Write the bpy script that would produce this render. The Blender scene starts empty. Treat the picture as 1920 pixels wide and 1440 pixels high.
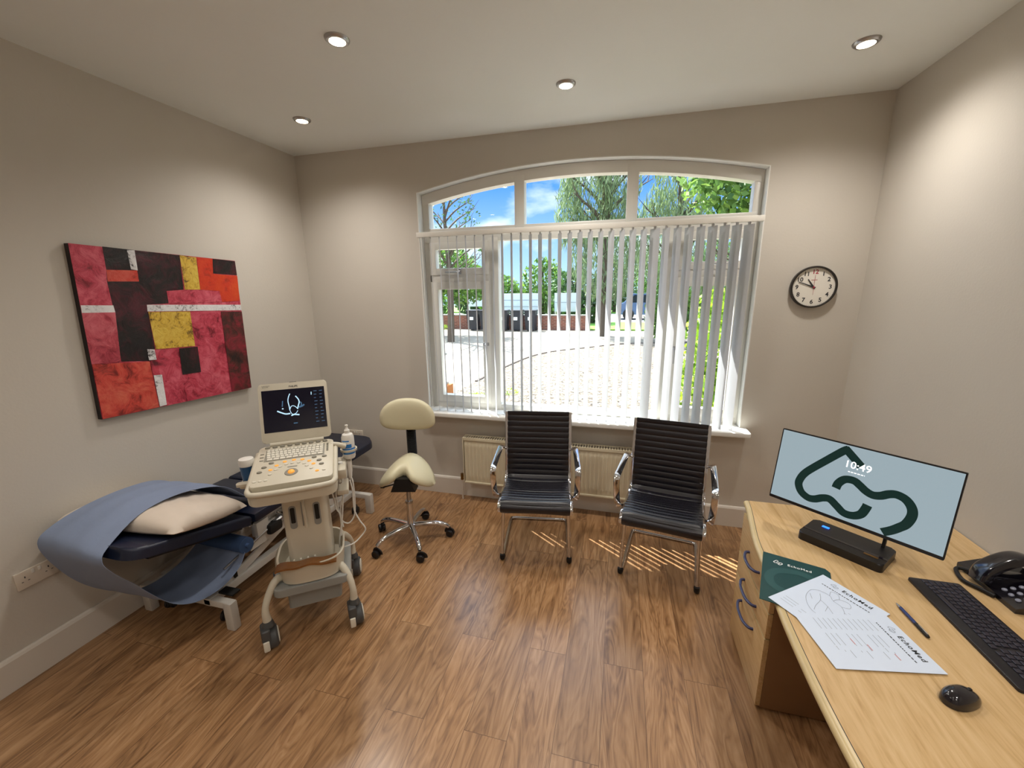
import bpy, bmesh, math, random
from mathutils import Vector, Matrix
import numpy as np
random.seed(7)
PI = math.pi
S = bpy.context.scene
COL = S.collection
R = math.radians

# ------------------------------------------------------------------ camera
cam_d = bpy.data.cameras.new('camera')
cam_d.sensor_fit = 'HORIZONTAL'; cam_d.sensor_width = 36.0
cam_d.lens = 768.0 * 36.0 / 1920.0
cam_d.clip_start = 0.05; cam_d.clip_end = 400
cam = bpy.data.objects.new('camera', cam_d); COL.objects.link(cam)
RM = Matrix(((0.96805767, -0.04456982, 0.24673443),
             (0.25041535, 0.22096961, -0.94258399),
             (-0.01251002, 0.97426175, 0.22507229)))
cam.matrix_world = Matrix.Translation((0, 0, 1.8)) @ RM.to_4x4()
S.camera = cam

# ------------------------------------------------------------------ view
S.view_settings.view_transform = 'Standard'
S.view_settings.look = 'None'
S.view_settings.gamma = 1.0
S.view_settings.use_curve_mapping = False
S.view_settings.exposure = 1.12

# ------------------------------------------------------------------ sky
W = bpy.data.worlds.new('sky'); S.world = W; W.use_nodes = True
nt = W.node_tree; nt.nodes.clear()
def nn(t, kind, **kw):
    n = t.nodes.new(kind)
    for k, v in kw.items(): setattr(n, k, v)
    return n
tc = nn(nt, 'ShaderNodeTexCoord'); sx = nn(nt, 'ShaderNodeSeparateXYZ')
nt.links.new(tc.outputs['Generated'], sx.inputs[0])
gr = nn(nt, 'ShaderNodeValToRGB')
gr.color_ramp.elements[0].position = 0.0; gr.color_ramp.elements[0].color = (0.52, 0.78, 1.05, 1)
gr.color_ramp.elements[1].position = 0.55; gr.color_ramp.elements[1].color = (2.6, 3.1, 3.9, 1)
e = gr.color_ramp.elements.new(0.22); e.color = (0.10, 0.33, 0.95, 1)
e = gr.color_ramp.elements.new(0.33); e.color = (0.14, 0.38, 0.98, 1)   # above this the unseen overhead sky is brightened to light the room
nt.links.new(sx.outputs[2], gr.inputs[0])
mp = nn(nt, 'ShaderNodeMapping'); mp.inputs['Scale'].default_value = (1.0, 1.0, 2.2)
mp.inputs['Location'].default_value = (0.35, 0.2, 0.15)
no = nn(nt, 'ShaderNodeTexNoise'); no.inputs['Scale'].default_value = 3.4; no.inputs['Detail'].default_value = 7; no.inputs['Roughness'].default_value = 0.55
nt.links.new(tc.outputs['Generated'], mp.inputs[0]); nt.links.new(mp.outputs[0], no.inputs['Vector'])
cr = nn(nt, 'ShaderNodeValToRGB')
cr.color_ramp.elements[0].position = 0.50; cr.color_ramp.elements[0].color = (0, 0, 0, 1)
cr.color_ramp.elements[1].position = 0.66; cr.color_ramp.elements[1].color = (1, 1, 1, 1)
nt.links.new(no.outputs['Fac'], cr.inputs[0])
mx = nn(nt, 'ShaderNodeMix', data_type='RGBA')
nt.links.new(cr.outputs[0], mx.inputs[0]); nt.links.new(gr.outputs[0], mx.inputs[6]); mx.inputs[7].default_value = (0.95, 1.05, 1.15, 1)
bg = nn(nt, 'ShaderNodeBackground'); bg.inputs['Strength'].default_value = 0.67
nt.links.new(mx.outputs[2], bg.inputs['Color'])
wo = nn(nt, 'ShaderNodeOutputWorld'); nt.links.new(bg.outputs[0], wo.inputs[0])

# ------------------------------------------------------------------ sun (comes in from outside left)
SUN_EL = R(57.0); SUN_AZ = R(53.0)
travel = Vector((math.sin(SUN_AZ) * math.cos(SUN_EL), -math.cos(SUN_AZ) * math.cos(SUN_EL), -math.sin(SUN_EL)))
sd = bpy.data.lights.new('sun', 'SUN'); sd.energy = 10.5; sd.angle = R(0.53); sd.color = (1.0, 0.97, 0.92)
so = bpy.data.objects.new('sun', sd); COL.objects.link(so)
so.location = (-8, 12, 14); so.rotation_euler = travel.to_track_quat('-Z', 'Y').to_euler()
SPOT_W = 22.0          # power of each ceiling downlight (used in its builder)

# ------------------------------------------------------------------ colour and materials
def lin(c):
    if isinstance(c, str):
        c = tuple(int(c[i:i+2], 16) / 255 for i in (0, 2, 4))
    return tuple((x / 12.92 if x <= 0.04045 else ((x + 0.055) / 1.055) ** 2.4) for x in c) + (1.0,)
def newmat(name):
    m = bpy.data.materials.new(name); m.use_nodes = True
    t = m.node_tree; b = t.nodes['Principled BSDF']
    return m, t, b
def mat(name, col, rough=0.5, metal=0.0, var=0.0, vscale=8.0, bump=0.0, bscale=200.0, coat=0.0, spec=0.5, emit=None, estr=0.0, trans=0.0, sss=0.0):
    m, t, b = newmat(name)
    c = lin(col); b.inputs['Base Color'].default_value = c
    b.inputs['Roughness'].default_value = rough; b.inputs['Metallic'].default_value = metal
    b.inputs['Specular IOR Level'].default_value = spec
    b.inputs['Coat Weight'].default_value = coat
    t_c = nn(t, 'ShaderNodeTexCoord')
    if var > 0:
        n = nn(t, 'ShaderNodeTexNoise'); n.inputs['Scale'].default_value = vscale; n.inputs['Detail'].default_value = 4
        t.links.new(t_c.outputs['Object'], n.inputs['Vector'])
        mm = nn(t, 'ShaderNodeMix', data_type='RGBA')
        mm.inputs[6].default_value = tuple(x * (1 - var) for x in c[:3]) + (1,)
        mm.inputs[7].default_value = tuple(min(1, x * (1 + var)) for x in c[:3]) + (1,)
        t.links.new(n.outputs['Fac'], mm.inputs[0]); t.links.new(mm.outputs[2], b.inputs['Base Color'])
    if bump > 0:
        n2 = nn(t, 'ShaderNodeTexNoise'); n2.inputs['Scale'].default_value = bscale; n2.inputs['Detail'].default_value = 3
        t.links.new(t_c.outputs['Object'], n2.inputs['Vector'])
        bp = nn(t, 'ShaderNodeBump'); bp.inputs['Strength'].default_value = bump; bp.inputs['Distance'].default_value = 0.002
        t.links.new(n2.outputs['Fac'], bp.inputs['Height']); t.links.new(bp.outputs[0], b.inputs['Normal'])
    if emit:
        b.inputs['Emission Color'].default_value = lin(emit); b.inputs['Emission Strength'].default_value = estr
    return m

M = {}
M['wall'] = mat('wall_paint', 'cbc5bb', 0.75, var=0.03, vscale=1.5, bump=0.25, bscale=90)
M['ceiling'] = mat('ceiling_paint', 'eef1ee', 0.85, var=0.02, vscale=2, bump=0.15, bscale=60)
M['trim'] = mat('white_gloss_trim', 'd9d2c8', 0.35, var=0.02)
M['upvc'] = mat('white_upvc', 'dfdcd4', 0.3, var=0.01)
M['reveal'] = mat('reveal_paint', 'e6e6e2', 0.5, var=0.02)
M['chrome'] = mat('chrome', 'd8d8dc', 0.08, metal=1.0, var=0.03)
M['satin'] = mat('satin_metal', 'b8b8ba', 0.28, metal=1.0, var=0.04)
M['brass'] = mat('old_brass', '8a6a3c', 0.35, metal=0.9, var=0.15)
M['leather'] = mat('black_ribbed_leather', '100e17', 0.24, var=0.1, vscale=30, bump=0.35, bscale=350, spec=0.6)
M['cream'] = mat('cream_vinyl', 'd9d3b4', 0.42, var=0.04, bump=0.15, bscale=300)
M['blackpl'] = mat('black_plastic', '131215', 0.38, var=0.1, bump=0.1, bscale=400)
M['rubber'] = mat('black_rubber', '0d0d0e', 0.6, var=0.1)
M['navy'] = mat('navy_vinyl', '151d33', 0.38, var=0.12, vscale=14, bump=0.2, bscale=260)
M['whitesteel'] = mat('white_powder_coated_steel', 'cfcbc4', 0.35, var=0.03)
M['us_body'] = mat('ultrasound_shell', 'cdc6b4', 0.4, var=0.03, bump=0.08, bscale=500)
M['us_grey'] = mat('ultrasound_grey', '8f908c', 0.45, var=0.04)
M['us_dark'] = mat('ultrasound_dark_grey', '4a4b4c', 0.5, var=0.06)
M['us_key'] = mat('key_grey', '8c887c', 0.4, var=0.05)
M['us_pale'] = mat('key_pale', 'dcd7c9', 0.4, var=0.04)
M['us_orange'] = mat('amber_button', 'e8a24a', 0.35, var=0.05, emit='f0a040', estr=0.25)
M['whitepl'] = mat('white_plastic', 'e4e2dc', 0.3, var=0.02)
M['rad'] = mat('radiator_enamel', 'd6ccb2', 0.3, var=0.02)
M['socket'] = mat('socket_plastic', 'd8cec0', 0.35, var=0.02)
M['clockface'] = mat('clock_dial', 'e8e4da', 0.5, var=0.02)
M['clockrim'] = mat('clock_rim', '1f1a15', 0.3, var=0.1)
M['red'] = mat('red_print', 'a83246', 0.5, var=0.1)
M['ink'] = mat('dark_ink', '2a2c30', 0.6, var=0.1)
M['inkgrey'] = mat('grey_ink', '98a2ac', 0.6, var=0.1)
M['inkred'] = mat('red_ink', 'c98d92', 0.6, var=0.1)
M['paper'] = mat('white_paper', 'd8e4f6', 0.6, var=0.01)
M['green'] = mat('dark_green_card', '15403f', 0.3, var=0.06, vscale=5)
M['green2'] = mat('green_tone_print', '27504f', 0.3, var=0.06, vscale=5)
M['whiteprint'] = mat('white_print', 'f0f2f0', 0.5, var=0.02)
M['bluepen'] = mat('blue_pen_barrel', '25356e', 0.2, var=0.1)
M['handle'] = mat('slate_blue_handle', '3a3f66', 0.3, var=0.08)
M['pillow'] = mat('pillow_paper', 'd9ccbe', 0.7, var=0.04, vscale=20, bump=0.5, bscale=25)
M['sheet'] = mat('blue_paper_sheet', '8290ac', 0.8, var=0.05, vscale=12, bump=0.4, bscale=30)
M['roll'] = mat('blue_paper_roll', '3c5680', 0.8, var=0.06)
M['tan'] = mat('tan_leather', '7c4c1c', 0.3, var=0.4, vscale=40, bump=0.5, bscale=80)
M['labelblue'] = mat('blue_label', '2b7fd0', 0.35, var=0.06)
M['tubblue'] = mat('blue_tub', '1f4f7c', 0.35, var=0.08)
M['usbblue'] = mat('blue_light', '2060ff', 0.3, emit='2468ff', estr=1.5)
M['black_gloss'] = mat('glossy_black_plastic', '14121a', 0.16, var=0.1, coat=0.4)
M['keyb'] = mat('keyboard_black', '17151b', 0.4, var=0.12)
M['keycap'] = mat('keycap', '2b2834', 0.35, var=0.1)
M['phonekey'] = mat('phone_key', '8a8ea0', 0.3, var=0.05)
M['bulb'] = mat('lamp_glow', 'fff2d8', 0.3, emit='ffe9c0', estr=14)

# two-sided blind fabric: part of the daylight passes through
m, t, b = newmat('blind_fabric')
b.inputs['Base Color'].default_value = lin('d9dbe0'); b.inputs['Roughness'].default_value = 0.8
tr = nn(t, 'ShaderNodeBsdfTranslucent'); tr.inputs[0].default_value = lin('dcdcd8')
ms = nn(t, 'ShaderNodeMixShader'); ms.inputs[0].default_value = 0.38
wv = nn(t, 'ShaderNodeTexNoise'); wv.inputs['Scale'].default_value = 300; tcn = nn(t, 'ShaderNodeTexCoord')
t.links.new(tcn.outputs['Object'], wv.inputs['Vector']); bp = nn(t, 'ShaderNodeBump'); bp.inputs['Strength'].default_value = 0.2; bp.inputs['Distance'].default_value = 0.001
t.links.new(wv.outputs['Fac'], bp.inputs['Height']); t.links.new(bp.outputs[0], b.inputs['Normal'])
out = t.nodes['Material Output']; t.links.new(b.outputs[0], ms.inputs[1]); t.links.new(tr.outputs[0], ms.inputs[2]); t.links.new(ms.outputs[0], out.inputs[0])
M['blind'] = m

# window glass: thin pane, clear with a fresnel reflection
m, t, b = newmat('window_glass')
t.nodes.remove(b); out = t.nodes['Material Output']
tp = nn(t, 'ShaderNodeBsdfTransparent'); tp.inputs[0].default_value = (0.97, 0.985, 0.98, 1)
gl = nn(t, 'ShaderNodeBsdfGlossy'); gl.inputs['Roughness'].default_value = 0.01
fr = nn(t, 'ShaderNodeFresnel'); fr.inputs[0].default_value = 1.45
ms = nn(t, 'ShaderNodeMixShader'); ge = nn(t, 'ShaderNodeNewGeometry'); iv = nn(t, 'ShaderNodeMath', operation='SUBTRACT'); iv.inputs[0].default_value = 1.0; t.links.new(ge.outputs['Backfacing'], iv.inputs[1])
mu = nn(t, 'ShaderNodeMath', operation='MULTIPLY'); t.links.new(fr.outputs[0], mu.inputs[0]); t.links.new(iv.outputs[0], mu.inputs[1]); t.links.new(mu.outputs[0], ms.inputs[0]); t.links.new(tp.outputs[0], ms.inputs[1]); t.links.new(gl.outputs[0], ms.inputs[2]); t.links.new(ms.outputs[0], out.inputs[0])
M['glass'] = m

def wood(name, c1, c2, c3, scale=(3.0, 30.0, 30.0), rough=0.35, planks=None, coat=0.0, ringscale=1.0, bump=0.1):
    """grain stretched along local y unless scale says otherwise; planks=(length,width) draws boards"""
    m, t, b = newmat(name)
    tcn = nn(t, 'ShaderNodeTexCoord'); mp = nn(t, 'ShaderNodeMapping'); mp.inputs['Scale'].default_value = scale
    src = tcn.outputs['Object']
    if planks:
        rot = nn(t, 'ShaderNodeMapping'); rot.inputs['Rotation'].default_value = (0, 0, R(90))
        t.links.new(src, rot.inputs[0])
        bk = nn(t, 'ShaderNodeTexBrick'); bk.offset = 0.37; bk.inputs['Scale'].default_value = 1.0
        bk.inputs['Brick Width'].default_value = planks[0]; bk.inputs['Row Height'].default_value = planks[1]
        bk.inputs['Mortar Size'].default_value = 0.0011; bk.inputs['Mortar Smooth'].default_value = 0.3; bk.inputs['Bias'].default_value = 0.0
        bk.inputs['Color1'].default_value = (0, 0, 0, 1); bk.inputs['Color2'].default_value = (1, 1, 1, 1); bk.inputs['Mortar'].default_value = (0.5, 0.5, 0.5, 1)
        t.links.new(rot.outputs[0], bk.inputs['Vector'])
        ad = nn(t, 'ShaderNodeVectorMath', operation='MULTIPLY_ADD'); ad.inputs[1].default_value = (3.1, 5.7, 2.3)
        t.links.new(bk.outputs['Color'], ad.inputs[0]); t.links.new(src, ad.inputs[2]); src = ad.outputs[0]
    t.links.new(src, mp.inputs[0])
    n1 = nn(t, 'ShaderNodeTexNoise'); n1.inputs['Scale'].default_value = 1.0; n1.inputs['Detail'].default_value = 6; n1.inputs['Roughness'].default_value = 0.62; n1.inputs['Distortion'].default_value = 0.5
    t.links.new(mp.outputs[0], n1.inputs['Vector'])
    mp2 = nn(t, 'ShaderNodeMapping'); mp2.inputs['Scale'].default_value = (scale[0]*0.22, scale[1]*0.5, scale[2]*0.22); t.links.new(src, mp2.inputs[0])
    n2 = nn(t, 'ShaderNodeTexNoise'); n2.inputs['Scale'].default_value = 1.0; n2.inputs['Detail'].default_value = 3; n2.inputs['Distortion'].default_value = 1.2
    t.links.new(mp2.outputs[0], n2.inputs['Vector'])
    # growth rings: contour lines of the broad noise
    rg = nn(t, 'ShaderNodeMath', operation='MULTIPLY'); rg.inputs[1].default_value = 16.0 * ringscale; t.links.new(n2.outputs['Fac'], rg.inputs[0])
    fc = nn(t, 'ShaderNodeMath', operation='PINGPONG'); fc.inputs[1].default_value = 1.0; t.links.new(rg.outputs[0], fc.inputs[0])
    a1_ = nn(t, 'ShaderNodeMath', operation='MULTIPLY'); a1_.inputs[1].default_value = 0.16; t.links.new(fc.outputs[0], a1_.inputs[0])
    a2_ = nn(t, 'ShaderNodeMath', operation='MULTIPLY_ADD'); a2_.inputs[1].default_value = 0.62; t.links.new(n1.outputs['Fac'], a2_.inputs[0]); t.links.new(a1_.outputs[0], a2_.inputs[2])
    mixf = nn(t, 'ShaderNodeMath', operation='MULTIPLY_ADD'); mixf.inputs[1].default_value = 0.22; t.links.new(n2.outputs['Fac'], mixf.inputs[0]); t.links.new(a2_.outputs[0], mixf.inputs[2])
    rp = nn(t, 'ShaderNodeValToRGB'); rp.color_ramp.elements[0].position = 0.30; rp.color_ramp.elements[0].color = lin(c1)
    rp.color_ramp.elements[1].position = 0.72; rp.color_ramp.elements[1].color = lin(c3)
    ee = rp.color_ramp.elements.new(0.5); ee.color = lin(c2)
    t.links.new(mixf.outputs[0], rp.inputs[0]); colr = rp.outputs[0]
    if planks:
        hs = nn(t, 'ShaderNodeHueSaturation'); mr = nn(t, 'ShaderNodeMapRange'); mr.inputs[3].default_value = 0.86; mr.inputs[4].default_value = 1.12
        t.links.new(bk.outputs['Color'], mr.inputs[0]); t.links.new(mr.outputs[0], hs.inputs['Value']); t.links.new(colr, hs.inputs['Color'])
        dk = nn(t, 'ShaderNodeMix', data_type='RGBA', blend_type='MULTIPLY'); dk.inputs[7].default_value = (0.35, 0.3, 0.28, 1)
        t.links.new(bk.outputs['Fac'], dk.inputs[0]); t.links.new(hs.outputs[0], dk.inputs[6]); colr = dk.outputs[2]
    t.links.new(colr, b.inputs['Base Color'])
    b.inputs['Roughness'].default_value = rough; b.inputs['Coat Weight'].default_value = coat; b.inputs['Coat Roughness'].default_value = 0.2
    bp = nn(t, 'ShaderNodeBump'); bp.inputs['Strength'].default_value = bump; bp.inputs['Distance'].default_value = 0.001
    t.links.new(n1.outputs['Fac'], bp.inputs['Height']); t.links.new(bp.outputs[0], b.inputs['Normal'])
    return m
M['floor'] = wood('oak_laminate', '6b4a2f', '9e7751', 'ba946d', scale=(38.0, 2.6, 10.0), rough=0.33, planks=(1.25, 0.185), coat=0.3, ringscale=1.1, bump=0.15)
M['oak'] = wood('light_oak_veneer', 'b8935f', 'd0ae7c', 'dcbd8e', scale=(80.0, 5.0, 80.0), rough=0.42, ringscale=0.4, bump=0.05)
M['oak_edge'] = mat('oak_edge_band', 'c9b383', 0.3, var=0.12, vscale=15)

# ------------------------------------------------------------------ geometry helpers
def smoothpts(pts, n=6, closed=False):
    P = [Vector(p) for p in pts]; L = len(P); out = []
    if L < 3 or n <= 1: return P
    rng = L if closed else L - 1
    for i in range(rng):
        if closed: a, b_, c, d = P[(i-1) % L], P[i], P[(i+1) % L], P[(i+2) % L]
        else: a, b_, c, d = P[max(i-1, 0)], P[i], P[i+1], P[min(i+2, L-1)]
        for k in range(n):
            u = k / n
            out.append(0.5 * ((2*b_) + (-a + c)*u + (2*a - 5*b_ + 4*c - d)*u*u + (-a + 3*b_ - 3*c + d)*u**3))
    if not closed: out.append(P[-1])
    return out

class G:
    def __init__(s, mtx=None):
        s.bm = bmesh.new(); s.T = mtx or Matrix(); s.mi = 0
    def _fin(s, geom_verts, faces, T=None):
        X = s.T @ (T or Matrix())
        for v in geom_verts: v.co = X @ v.co
        for f in faces: f.material_index = s.mi
    def box(s, c, d, bev=0.0, seg=2, T=None):
        before = set(s.bm.verts); fb = set(s.bm.faces)
        r = bmesh.ops.create_cube(s.bm, size=1.0)
        vs = r['verts']
        for v in vs: v.co = Vector((v.co.x * d[0] + c[0], v.co.y * d[1] + c[1], v.co.z * d[2] + c[2]))
        if bev > 0:
            es = list({e for v in vs for e in v.link_edges})
            bmesh.ops.bevel(s.bm, geom=es, offset=min(bev, min(d) * 0.49), segments=seg, affect='EDGES', profile=0.6)
        s._fin([v for v in s.bm.verts if v not in before], [f for f in s.bm.faces if f not in fb], T)
        return s
    def mesh(s, verts, faces, T=None):
        vs = [s.bm.verts.new(Vector(v)) for v in verts]; fs = []
        for f in faces:
            try: fs.append(s.bm.faces.new([vs[i] for i in f]))
            except ValueError: pass
        s._fin(vs, fs, T); return s
    def cyl(s, p0, p1, r0, r1=None, seg=20, T=None, cap=True):
        r1 = r0 if r1 is None else r1
        return s.tube([p0, p1], [r0, r1], seg, n=1, T=T, cap=cap)
    def tube(s, pts, r, seg=10, n=6, closed=False, flat=None, T=None, cap=True, up=None):
        P = smoothpts(pts, n, closed); L = len(P)
        rs = r if isinstance(r, (list, tuple)) else None
        verts = []; faces = []
        prev = None
        for i, p in enumerate(P):
            if closed: tg = P[(i+1) % L] - P[i-1]
            else: tg = P[min(i+1, L-1)] - P[max(i-1, 0)]
            if tg.length < 1e-9: tg = Vector((0, 0, 1))
            tg.normalize()
            if prev is None:
                a = Vector(up) if up else (Vector((0, 0, 1)) if abs(tg.z) < 0.9 else Vector((1, 0, 0)))
            else: a = prev
            nrm = a - tg * a.dot(tg)
            if nrm.length < 1e-6: nrm = tg.orthogonal()
            nrm.normalize(); bn = tg.cross(nrm); prev = nrm if not up else Vector(up)
            if rs:
                u = i / (L - 1) * (len(rs) - 1); k = min(int(u), len(rs) - 2); rr = rs[k] + (rs[k+1] - rs[k]) * (u - k)
            else: rr = r
            for j in range(seg):
                an = 2 * PI * j / seg
                if flat:
                    cx, cy = math.cos(an), math.sin(an)
                    ex = 0.5
                    x = math.copysign(abs(cx) ** ex, cx) * flat[0] / 2; y = math.copysign(abs(cy) ** ex, cy) * flat[1] / 2
                    verts.append(p + bn * x + nrm * y)
                else: verts.append(p + (nrm * math.cos(an) + bn * math.sin(an)) * rr)
        R_ = L if closed else L - 1
        for i in range(R_):
            for j in range(seg):
                a0 = i * seg + j; a1 = i * seg + (j+1) % seg; b0 = ((i+1) % L) * seg + j; b1 = ((i+1) % L) * seg + (j+1) % seg
                faces.append((a0, a1, b1, b0))
        if cap and not closed:
            faces.append(tuple(range(seg))[::-1]); faces.append(tuple((L-1) * seg + j for j in range(seg)))
        return s.mesh(verts, faces, T)
    def lathe(s, prof, seg=28, T=None, cap=True):
        verts = []; faces = []; n = len(prof)
        for (r, z) in prof:
            for j in range(seg):
                a = 2 * PI * j / seg; verts.append((r * math.cos(a), r * math.sin(a), z))
        for i in range(n - 1):
            for j in range(seg):
                faces.append((i*seg+j, i*seg+(j+1) % seg, (i+1)*seg+(j+1) % seg, (i+1)*seg+j))
        if cap:
            faces.append(tuple(range(seg))[::-1]); faces.append(tuple((n-1)*seg+j for j in range(seg)))
        return s.mesh(verts, faces, T)
    def prism(s, poly, z0, z1, T=None, bev=0.0):
        before = set(s.bm.verts); fb = set(s.bm.faces)
        n = len(poly)
        vs = [s.bm.verts.new((p[0], p[1], z0)) for p in poly] + [s.bm.verts.new((p[0], p[1], z1)) for p in poly]
        s.bm.faces.new(vs[:n][::-1]); top = s.bm.faces.new(vs[n:])
        for i in range(n): s.bm.faces.new((vs[i], vs[(i+1) % n], vs[n+(i+1) % n], vs[n+i]))
        if bev > 0:
            es = list(top.edges)
            bmesh.ops.bevel(s.bm, geom=es, offset=bev, segments=3, affect='EDGES', profile=0.5)
        s._fin([v for v in s.bm.verts if v not in before], [f for f in s.bm.faces if f not in fb], T)
        return s
    def grid(s, f, nu, nv, T=None, thick=0.0, closeu=False):
        V = [[Vector(f(i / (nu - 1), j / (nv - 1))) for j in range(nv)] for i in range(nu)]
        verts = [V[i][j] for i in range(nu) for j in range(nv)]; faces = []
        for i in range(nu - 1):
            for j in range(nv - 1): faces.append((i*nv+j, (i+1)*nv+j, (i+1)*nv+j+1, i*nv+j+1))
        if thick:
            N = []
            for i in range(nu):
                for j in range(nv):
                    du = V[min(i+1, nu-1)][j] - V[max(i-1, 0)][j]; dv = V[i][min(j+1, nv-1)] - V[i][max(j-1, 0)]
                    k = du.cross(dv); k = k.normalized() if k.length > 1e-12 else Vector((0, 0, 1)); N.append(k)
            o = len(verts); verts += [verts[k] - N[k] * thick for k in range(o)]
            faces += [tuple(o + q for q in f_)[::-1] for f_ in faces[:]]
            for i in range(nu - 1):
                faces.append((i*nv, o+i*nv, o+(i+1)*nv, (i+1)*nv)); faces.append(((i+1)*nv+nv-1, o+(i+1)*nv+nv-1, o+i*nv+nv-1, i*nv+nv-1))
            for j in range(nv - 1):
                faces.append((j+1, o+j+1, o+j, j)); a = (nu-1)*nv; faces.append((a+j, o+a+j, o+a+j+1, a+j+1))
        return s.mesh(verts, faces, T)
    def ribbon(s, pts, wd, z=0.0, n=6, T=None, th=0.0004):
        """flat printed stroke in the local xy plane"""
        P = smoothpts([(p[0], p[1], 0) for p in pts], n); L = len(P); a = []; b_ = []
        for i, p in enumerate(P):
            tg = (P[min(i+1, L-1)] - P[max(i-1, 0)]).normalized(); q = Vector((-tg.y, tg.x, 0)) * wd / 2
            a.append(p + q); b_.append(p - q)
        verts = [(v.x, v.y, z + th) for v in a] + [(v.x, v.y, z + th) for v in b_]
        faces = [(i, L+i, L+i+1, i+1) for i in range(L-1)]
        return s.mesh(verts, faces, T)
    def build(s, name, mats, parent=None, sharp=35):
        bmesh.ops.recalc_face_normals(s.bm, faces=s.bm.faces[:])
        me = bpy.data.meshes.new(name); s.bm.to_mesh(me); s.bm.free()
        for mm in (mats if isinstance(mats, (list, tuple)) else [mats]): me.materials.append(M[mm] if isinstance(mm, str) else mm)
        me.shade_smooth(); me.set_sharp_from_angle(angle=R(sharp))
        o = bpy.data.objects.new(name, me); COL.objects.link(o)
        if parent: o.parent = parent
        return o
def text_geo(g, txt, size, T, extrude=0.0002, align='CENTER', bold=0.0, spacing=1.0):
    cu = bpy.data.curves.new('lettering', 'FONT'); cu.body = txt; cu.size = size; cu.align_x = align; cu.align_y = 'CENTER'
    cu.offset = bold; cu.resolution_u = 3; cu.space_character = spacing
    ob = bpy.data.objects.new('lettering', cu); COL.objects.link(ob)
    dg = bpy.context.evaluated_depsgraph_get(); ev = ob.evaluated_get(dg); me = ev.to_mesh()
    vs = [(v.co.x, v.co.y, extrude) for v in me.vertices]; fs = [tuple(p.vertices) for p in me.polygons]
    g.mesh(vs, fs, T); ev.to_mesh_clear(); bpy.data.objects.remove(ob); bpy.data.curves.remove(cu)
    return g
def marks(g, x0, x1, y, h, z, T, seed=1, wmin=0.003, wmax=0.009):
    """a line of print too small to read: short word-like strokes"""
    r_ = random.Random(seed); x = x0
    while x < x1:
        w_ = r_.uniform(wmin, wmax); w_ = min(w_, x1 - x); g.mesh([(x, y, z), (x + w_, y, z), (x + w_, y + h, z), (x, y + h, z)], [(0, 1, 2, 3)], T); x += w_ + h * 0.8
def thing(name, label, cat, loc=(0, 0, 0), rz=0.0, group=None):
    o = bpy.data.objects.new(name, None); COL.objects.link(o); o.empty_display_size = 0.1
    o.location = loc; o.rotation_euler = (0, 0, rz); o['label'] = label; o['category'] = cat
    if group: o['group'] = group
    return o
def tag(o, label, cat, group=None, kind=None):
    o['label'] = label; o['category'] = cat
    if group: o['group'] = group
    if kind: o['kind'] = kind
    return o
def struct(o):
    o['kind'] = 'structure'; return o
def dup(root, loc, rz, label):
    r = root.copy(); COL.objects.link(r); r.location = loc; r.rotation_euler = (0, 0, rz); r['label'] = label
    for ch in list(root.children):
        c = ch.copy(); COL.objects.link(c); c.parent = r
        for g_ in list(ch.children):
            d = g_.copy(); COL.objects.link(d); d.parent = c
    return r
def TR(x=0, y=0, z=0, rx=0, ry=0, rz=0):
    return Matrix.Translation((x, y, z)) @ Matrix.Rotation(rz, 4, 'Z') @ Matrix.Rotation(rx, 4, 'X') @ Matrix.Rotation(ry, 4, 'Y')
def frame(o, u, v):
    u = Vector(u).normalized(); v = Vector(v).normalized(); n = u.cross(v)
    return Matrix(((u.x, v.x, n.x, o[0]), (u.y, v.y, n.y, o[1]), (u.z, v.z, n.z, o[2]), (0, 0, 0, 1)))

# ------------------------------------------------------------------ room shell
XL, XR, YB, YF, H = -2.675, 1.50, 3.17, -1.5, 2.90
WX0, WX1, WZ0, WZS, SAG = -1.585, 0.888, 0.795, 2.547, 0.143
YO = 3.45
WC = (WX0 + WX1) / 2; HALF = (WX1 - WX0) / 2; RAD = (HALF ** 2 + SAG ** 2) / (2 * SAG)
def arch(x, inset=0.0):
    d = x - WC; return WZS + SAG - RAD + math.sqrt((RAD - inset) ** 2 - d * d)
def arcpts(x0, x1, inset=0.0, n=24):
    return [(x0 + (x1 - x0) * i / n, arch(x0 + (x1 - x0) * i / n, inset)) for i in range(n + 1)]
g = G(); g.box(((XL+XR)/2, (YB+YF)/2, -0.05), (XR-XL+0.4, YB-YF+0.4, 0.1)); struct(g.build('floor', 'floor'))
g = G(); g.box(((XL+XR)/2, (YB+YF)/2, H+0.05), (XR-XL+0.4, YB-YF+0.4, 0.1)); struct(g.build('ceiling', 'ceiling'))
g = G(); g.box((XL-0.1, (YB+YF)/2, H/2), (0.2, YB-YF+0.4, H)); struct(g.build('wall_left', 'wall'))
g = G(); g.box((XR+0.1, (YB+YF)/2, H/2), (0.2, YB-YF+0.4, H)); struct(g.build('wall_right', 'wall'))
g = G(); g.box(((XL+XR)/2, YF-0.1, H/2), (XR-XL, 0.2, H)); struct(g.build('wall_front', 'wall'))
# back wall with the arched opening (outer face at YO)
g = G()
TW = frame((0, YO, 0), (1, 0, 0), (0, 0, 1))      # local z points to -y (into the room)
D = YO - YB
g.prism([(XL-0.2, -0.3), (WX0, -0.3), (WX0, 3.1), (XL-0.2, 3.1)], 0, D, TW)
g.prism([(WX1, -0.3), (XR+0.2, -0.3), (XR+0.2, 3.1), (WX1, 3.1)], 0, D, TW)
g.prism([(WX0, -0.3), (WX1, -0.3), (WX1, WZ0-0.04), (WX0, WZ0-0.04)], 0, D, TW)
ap = arcpts(WX0, WX1)
g.prism(ap + [(WX1, 3.1), (WX0, 3.1)], 0, D, TW)
struct(g.build('wall_back', 'wall', sharp=20))
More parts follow.
